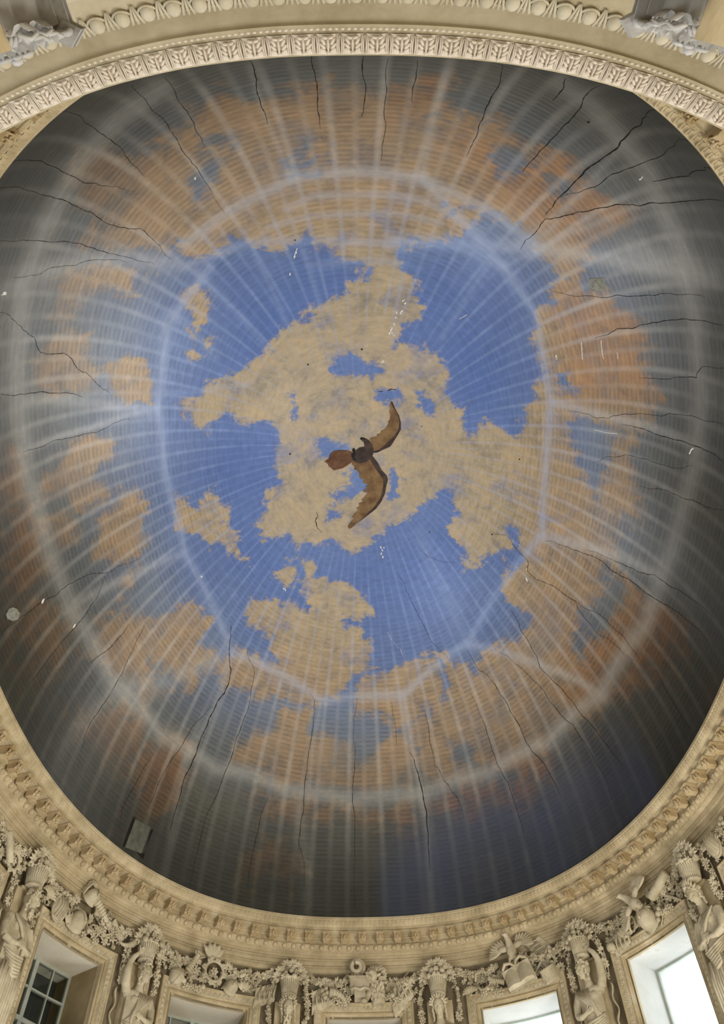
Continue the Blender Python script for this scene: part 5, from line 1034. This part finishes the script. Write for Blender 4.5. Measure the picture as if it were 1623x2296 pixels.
# right window
T_ball('carved ball at the left end over the bright right window', *(5.900, -1.792), .09)
T_eagle('carved eagle over the bright right window', *(6.934, -1.312), -.7, 1.1, .45)
T_helmet('carved helmet with crescent opening over the bright right window', *(7.070, -1.720), -.4, 1.1, False)
T_crown('carved spiky crown left of the helmet over the bright right window', *(6.606, -1.580), -1.2)
T_flag('carved banner at the left over the bright right window', *(6.087, -1.542), 1.3, .9)
T_pan('carved open pod with three berries over the bright right window', *(7.378, -1.745), .5)
T_scroll('carved rolled scroll under the cornice over the bright right window', *(7.667, -1.255), -.35)
T_torch('carved arrow sheaf near the right figure', *(7.753, -1.530), -.9, .6, 'arrow_sheaf', 'arrows')
T_posy('carved flowers right of the pod', *(7.565, -1.750), 5)
T_leaves('carved leaves under the crown over the bright right window', *(6.329, -1.720), 5, .8)
# left edge, right edge
T_scroll('carved rolled scroll at the left edge under the garland', *(-9.917, -1.475), .9, .5, .06)
T_wreath('carved leafy wreath at the left edge', *(-9.593, -1.560), .15)
T_shield('carved oval shield at the right edge', *(9.543, -1.442), .16, .22, -.3)
# ------------------------------------------------------------------ composite capitals under the lower entablature
for sx, lab in ((-1, 'leafy carved capital at the top left corner'), (1, 'leafy carved capital at the top right corner')):
    ii = np.arange(N0 + 1); xs = BX + NX * .7; cand = np.where((BY < 4) & (np.sign(BX) == sx))[0]; i0 = cand[np.argmin(np.abs(xs[cand] - sx * 2.12))]; s = i0 / N0 * PER - PER / 2
    R0 = FM(s, .70, ZL - .95) @ Matrix.Diagonal((1, .8, 1, 1)); c = empty('capital', lab, 'capital', R0); W = .82
    mb = MB(); mb.extr([(-W / 2, .0), (W / 2, .0), (W / 2, -.07), (-W / 2, -.07)], -.34, .1); mb.box((0, -.10, -.085), (W * .86, .34, .03))
    for q_ in (-1, 1): mb.box((q_ * W * .46, -.34, -.035), (.13, .13, .09), (0, 0, q_ * .78)); mb.v = [(x, y, z + .12 * y + .03 * x * sx) for x, y, z in mb.v]; part(c, 'abacus', mb, CAPM)
    mb = MB(); mb.box((0, -.10, -.42), (W * .66, .26, .66)); part(c, 'bell', mb, CAPM)
    for q_ in (-1, 1):
        mb = MB(); mb.tube([(q_ * (.30 + .105 * math.cos(a) * (1 - a / 11)), -.33 , -.19 + .105 * math.sin(a) * (1 - a / 11)) for a in np.linspace(0, 8.5, 26)], [.032] * 14 + [.025] * 12, 7); mb.rball((q_ * .30, -.33, -.19), (.11, .035, .11), (0, 0, 0), 14, 8); part(c, 'volute', mb, CAPM)
        mb = MB(); mb.tube([(q_ * .1, -.26, -.32), (q_ * .16, -.30, -.2), (q_ * .22, -.34, -.12)], [.02, .03, .02], 6); part(c, 'stem', mb, CAPM)
    for row, (zz, nn, sc2) in enumerate(((-.24, 3, 1.0), (-.45, 4, 1.0), (-.70, 4, 1.0))):
        for j in range(nn):
            x_ = (j - (nn - 1) / 2) * (.24 if nn == 3 else .2); mb = MB()
            mb.sheet(lambda u, v: (x_ + (u - .5) * .21 * (1 - .25 * v) * (1 + .12 * math.cos(v * 22)), -.24 - .03 * math.cos((u - .5) * 12) - .16 * max(0, v - .55) ** 1.0 * 1.6, zz - .12 + .30 * v - .35 * max(0, v - .8)), 10, 12)
            for q_ in (-1, 1):
                for e in range(3): mb.tube([(x_ + q_ * .02, -.27, zz - .05 + .07 * e), (x_ + q_ * .06, -.31, zz + .0 + .07 * e), (x_ + q_ * .1, -.29 - .03 * e, zz + .03 + .07 * e)], [.012, .02, .01], 5)
            part(c, 'acanthus_leaf', mb, CAPM)
    M0 = Matrix.Translation((0, -.37, -.06)); mb = rosette(.12); part(c, 'rosette', mb, CAPM, None, None, M0)
    R1 = FM(s, .66, -H); sh = empty('pilaster', 'smooth stone pilaster below the capital at the top %s corner' % ('left' if sx < 0 else 'right'), 'pilaster', R1)
    hh = H + ZL - .95 - .80; mb = MB(); mb.box((0, -.10, hh / 2 + .15), (W * .68, .26, hh - .3)); part(sh, 'shaft', mb, STONE); mb = MB(); mb.box((0, -.11, .15), (W * .8, .34, .3)); part(sh, 'base', mb, STONE)
